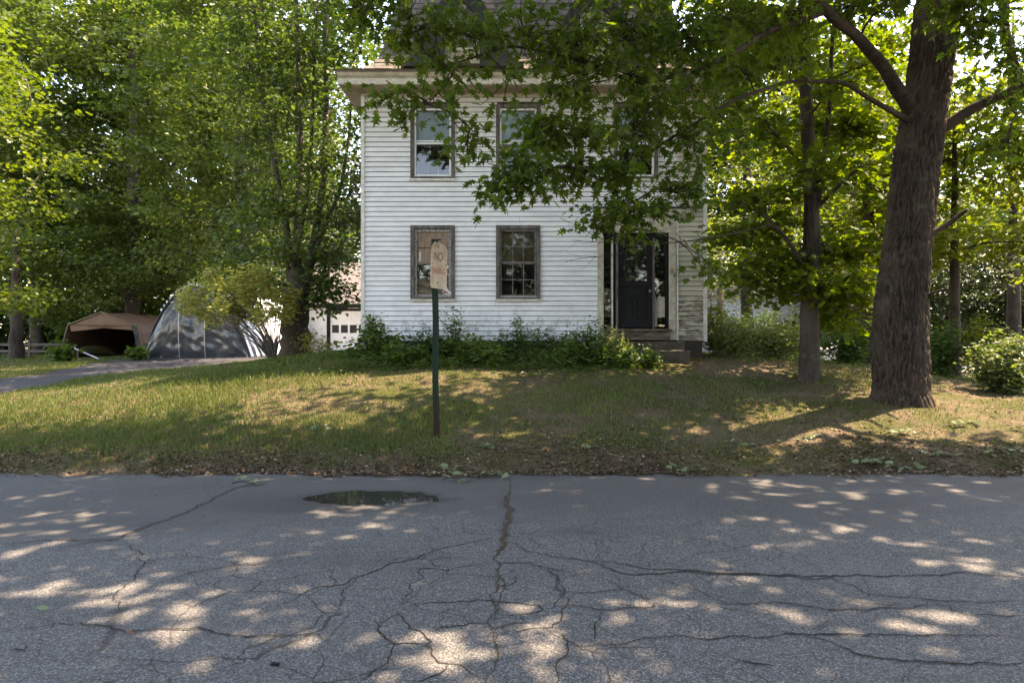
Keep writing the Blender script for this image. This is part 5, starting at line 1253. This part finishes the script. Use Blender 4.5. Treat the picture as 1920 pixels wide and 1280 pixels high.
# ------------------------------------------------------------------ grass, litter, fallen sprigs
def region(rng, n, y0=7.8, y1=36):
    Yq = y0*np.exp(rng.uniform(0, 1, n)*np.log(y1/y0)); x = rng.uniform(-.82, .82, n)*Yq
    ok = ~in_drive(x, Yq) & ~((x > XL-.05) & (x < XR+.05) & (Yq > HY-.02) & (Yq < HY+9.2)) & (Yq > edge(x)+.05) & ~((x > 12) & (Yq > 24.3) & (Yq < 31.2)) & ~((x > 1.9) & (x < 3.55) & (Yq > 13.4) & (Yq < 14.2))
    return x[ok], Yq[ok]
def pat_noise(x, y, s, seed):
    r_ = np.random.default_rng(seed); v = 0
    for i in range(6):
        a_ = r_.uniform(0, 6.28); k = s*r_.uniform(.6, 1.8); v = v+np.sin((x*math.cos(a_)+y*math.sin(a_))*k+r_.uniform(0, 6))
    return v/6+.5
def blades(rng, x, y, h, w_, lean=.35):
    n = len(x); z = gv(x, y); an = rng.uniform(0, np.pi, n); dx, dy = np.cos(an)*w_*.5, np.sin(an)*w_*.5
    lx, ly = rng.normal(0, lean, n)*h, rng.normal(0, lean, n)*h
    V = np.stack([np.stack([x-dx, y-dy, z-.01], 1), np.stack([x+dx, y+dy, z-.01], 1), np.stack([x+lx*.35+dx*.7, y+ly*.35+dy*.7, z+h*.6], 1), np.stack([x+lx*.35-dx*.7, y+ly*.35-dy*.7, z+h*.6], 1), np.stack([x+lx, y+ly, z+h*.95], 1)], 1).reshape(-1, 3)
    b_ = np.arange(n)*5; f = np.concatenate([np.stack([b_, b_+1, b_+2], 1), np.stack([b_, b_+2, b_+3], 1), np.stack([b_+3, b_+2, b_+4], 1)])
    return V, f
rng = np.random.default_rng(200)
x, y = region(rng, 330000)
den = pat_noise(x, y, .9, 1)
# thinner and browner near the road and under the oak
green = 1/(1+np.exp(-(x*-.28+1.2)))*.75+.25*den
dist = y-edge(x)
p = np.clip((dist-.12)/.7, .03, 1)*np.clip(.35+green*.8, 0, 1)*np.where((x > 1.2) & (y < 13.6), .62, 1)
bare = np.clip((pat_noise(x, y, 2.1, 31)-.36)*4.5, .12, 1); p = p*np.where(x > -1.0, bare, .7+.3*bare)
k = rng.uniform(0, 1, len(x)) < p; x, y, den, dist = x[k], y[k], den[k], dist[k]
h = (.022+.055*np.clip(den*1.5-.25, .05, 1.2)*np.clip(dist/1.5, .3, 1))*rng.uniform(.5, 1.5, len(x))*np.where(x < 0, 1.25, .85); wd = .007+.0006*y
dry = rng.uniform(0, 1, len(x)) < np.clip(.08+.45*np.exp(-dist/.8)+.25*(x > 3)+.35*(pat_noise(x, y, 1.4, 5)-.45), .08, .85)
V, Fc = blades(rng, x[~dry], y[~dry], h[~dry], wd[~dry]); setp(link('grass', mesh_np('grass', V, Fc), M['grass']), 'patchy green lawn grass on the bank before the house', kind='stuff')
V, Fc = blades(rng, x[dry], y[dry], h[dry]*.8, wd[dry], .7); setp(link('dry_grass', mesh_np('dry_grass', V, Fc), M['drygrass']), 'dry straw coloured grass mixed through the lawn', kind='stuff')
# taller weeds and ground cover at the foundation and on the mound crest
pos = []
for (x0, x1, y0, y1, n, hh) in ((-3.9, 2.3, 12.4, 14.0, 9500, .26), (-5.2, -3.0, 12.2, 16, 1800, .16), (3.7, 7.5, 13.6, 16.5, 1800, .22), (7.5, 12, 13, 18, 900, .2), (-1, 4.5, 11.6, 12.8, 900, .12)):
    xx = rng.uniform(x0, x1, n); yy = rng.uniform(y0, y1, n); kk = pat_noise(xx, yy, 1.6, 9) > .35; xx, yy = xx[kk], yy[kk]
    pos.append(np.stack([xx, yy, gv(xx, yy)+rng.uniform(.01, hh, len(xx))*np.clip(pat_noise(xx, yy, 2, 4)*1.3, .2, 1)], 1))
V, Fc = leaves(np.concatenate(pos), .065, T_OVAL, rng, .5, .1); setp(link('ground_cover', mesh_np('ground_cover', V, Fc), M['l_weed']), 'low leafy ground cover at the foot of the house wall', kind='stuff')
# litter
n = 42000; x = rng.uniform(-8.5, 9.5, n); d = rng.exponential(.5, n)-.14; y = edge(x)+d-.06*np.abs(np.sin(x*2.1)+np.sin(x*5.3))*rng.uniform(0, 1, len(x))
x2, y2 = region(rng, 16000, 8.2, 15); kk = (x2 > 0) | (rng.uniform(0, 1, len(x2)) < .25); x = np.concatenate([x, x2[kk]]); y = np.concatenate([y, y2[kk]])
kk = rng.uniform(0, 1, len(x)) < np.clip(pat_noise(x, y, 2.2, 12)*1.3, .1, 1); x, y = x[kk], y[kk]
z = np.where(y > 7.9, gv(x, y), np.maximum(gv(x, y), .008))+rng.uniform(.004, .02, len(x))
V, Fc = leaves(np.stack([x, y, z], 1), .032, T_FAR, rng, .45, 0, .7); setp(link('leaf_litter', mesh_np('leaf_litter', V, Fc), M['litter']), 'brown leaf litter and bark crumbs along the road edge', kind='stuff')
# scattered small crumbs on the road
n = 1500; x = rng.uniform(-7, 8, n); y = rng.uniform(2.9, 7.7, n); kk = rng.uniform(0, 1, n) < np.clip((y-3)/5-.15, .06, 1)**2+.05; x, y = x[kk], y[kk]
V, Fc = leaves(np.stack([x, y, np.full(len(x), .016)], 1), .014, T_FAR, rng, .4, 0, .6); setp(link('road_crumbs', mesh_np('road_crumbs', V, Fc), M['litter']), 'specks of bark and dead leaf scattered on the asphalt', kind='stuff')
# fallen sprigs
SP = [(858, 901, 'curled pale sprig of fallen leaves on the asphalt below the sign post', .16, 7), (915, 893, 'fallen leafy twig on the road edge just right of the sign post', .22, 9), (836, 883, 'fallen sprig at the grass edge directly below the sign', .18, 7),
      (1272, 886, 'green fallen oak sprig on the road edge below the front steps', .26, 12), (1495, 828, 'wide fallen branch tip lying on the grass below the slim maple', .38, 16), (1385, 835, 'small fallen leaf spray on the grass left of the wide fallen branch tip', .18, 6),
      (1625, 873, 'bright sunlit fallen sprig at the road edge below the large oak', .30, 12), (1680, 880, 'pale fallen sprig beside the bright sunlit one at the road edge', .28, 10), (1775, 858, 'fallen sprig right of the large oak near the road', .22, 8),
      (1870, 850, 'fallen leaf spray in the lower right corner of the grass', .22, 8), (1800, 800, 'leafy fallen twig on the rough grass right of the oak', .30, 12), (1120, 845, 'withered leaf sprig on the grass strip right of the sign', .16, 6),
      (915, 843, 'dry cream sprig on the grass just right of the sign post', .2, 7), (468, 908, 'fallen twig on the asphalt at the left near the road edge', .18, 6), (612, 810, 'pale leaf spray in the grass left of the sign post', .14, 6), (1690, 815, 'fallen leafy sprig in front of the large oak trunk', .25, 10)]
for i, (px, py, lb, r_, n) in enumerate(SP):
    # find where the view ray meets the bank
    Yq = 7.0
    for s_ in range(400):
        q = P(px, py, Yq); gg = max(g(q.x, Yq), .012)
        if q.z <= gg: break
        Yq += .02
    q = P(px, py, Yq); zz = max(g(q.x, Yq), .012); root = empty('fallen_sprig', (q.x, Yq, zz), lb, 'fallen sprig', 'green sprigs fallen from the trees'); an = rng.uniform(-.5, .5)
    a_ = Vector((q.x-r_*math.cos(an), Yq-r_*math.sin(an)*.5, 0)); b_ = Vector((q.x+r_*math.cos(an), Yq+r_*math.sin(an)*.5, 0)); pts = []
    for k in range(7):
        p_ = a_.lerp(b_, k/6); p_.z = max(g(p_.x, p_.y), .012)+.015+.02*math.sin(k); pts.append(p_)
    m = MB(); m.tube(pts, [.006-.0007*k for k in range(7)], 5); m.build('twig', M['bark_d'], root)
    ps = np.array([np.array(pts[rng.integers(1, 7)])+np.array([rng.normal(0, .035), rng.normal(0, .03), .015+abs(rng.normal(0, .02))]) for _ in range(n)])
    V, Fc = leaves(ps, .10, T_NEAR, rng, .45, -.05); link('leaf_cluster', mesh_np('leaf_cluster', V, Fc), M['l_fallen'], root)['kind'] = 'stuff'
q = g2w(237, 1187)
V, Fc = leaves(np.array([[q[0], q[1], .02]]), .055, T_NEAR, rng, .3, 0); o = link('fallen_leaf', mesh_np('fallen_leaf', V, Fc), M['brown_tarp'], org=(q[0], q[1], .02)); setp(o, 'single orange brown dead leaf on the asphalt at lower left', 'leaf')
q = g2w(92, 1150); V, Fc = leaves(np.array([[g2w(92, 1147)[0], g2w(92, 1147)[1], .02]]), .08, T_OVAL, rng, .3, 0); o = link('fallen_leaf', mesh_np('fallen_leaf', V, Fc), M['l_fallen'], org=(q[0], q[1], .02)); setp(o, 'small yellow green leaf on the asphalt near the left edge', 'leaf')
q = g2w(516, 1245); m = rough_box(q[0]-.014, q[0]+.02, q[1]-.01, q[1]+.01, .0, .012, 6, 4, 3, .008); o = m.build('pebble', M['dark'], org=(q[0], q[1], .02)); setp(o, 'small dark clod on the asphalt in the lower left foreground', 'pebble')
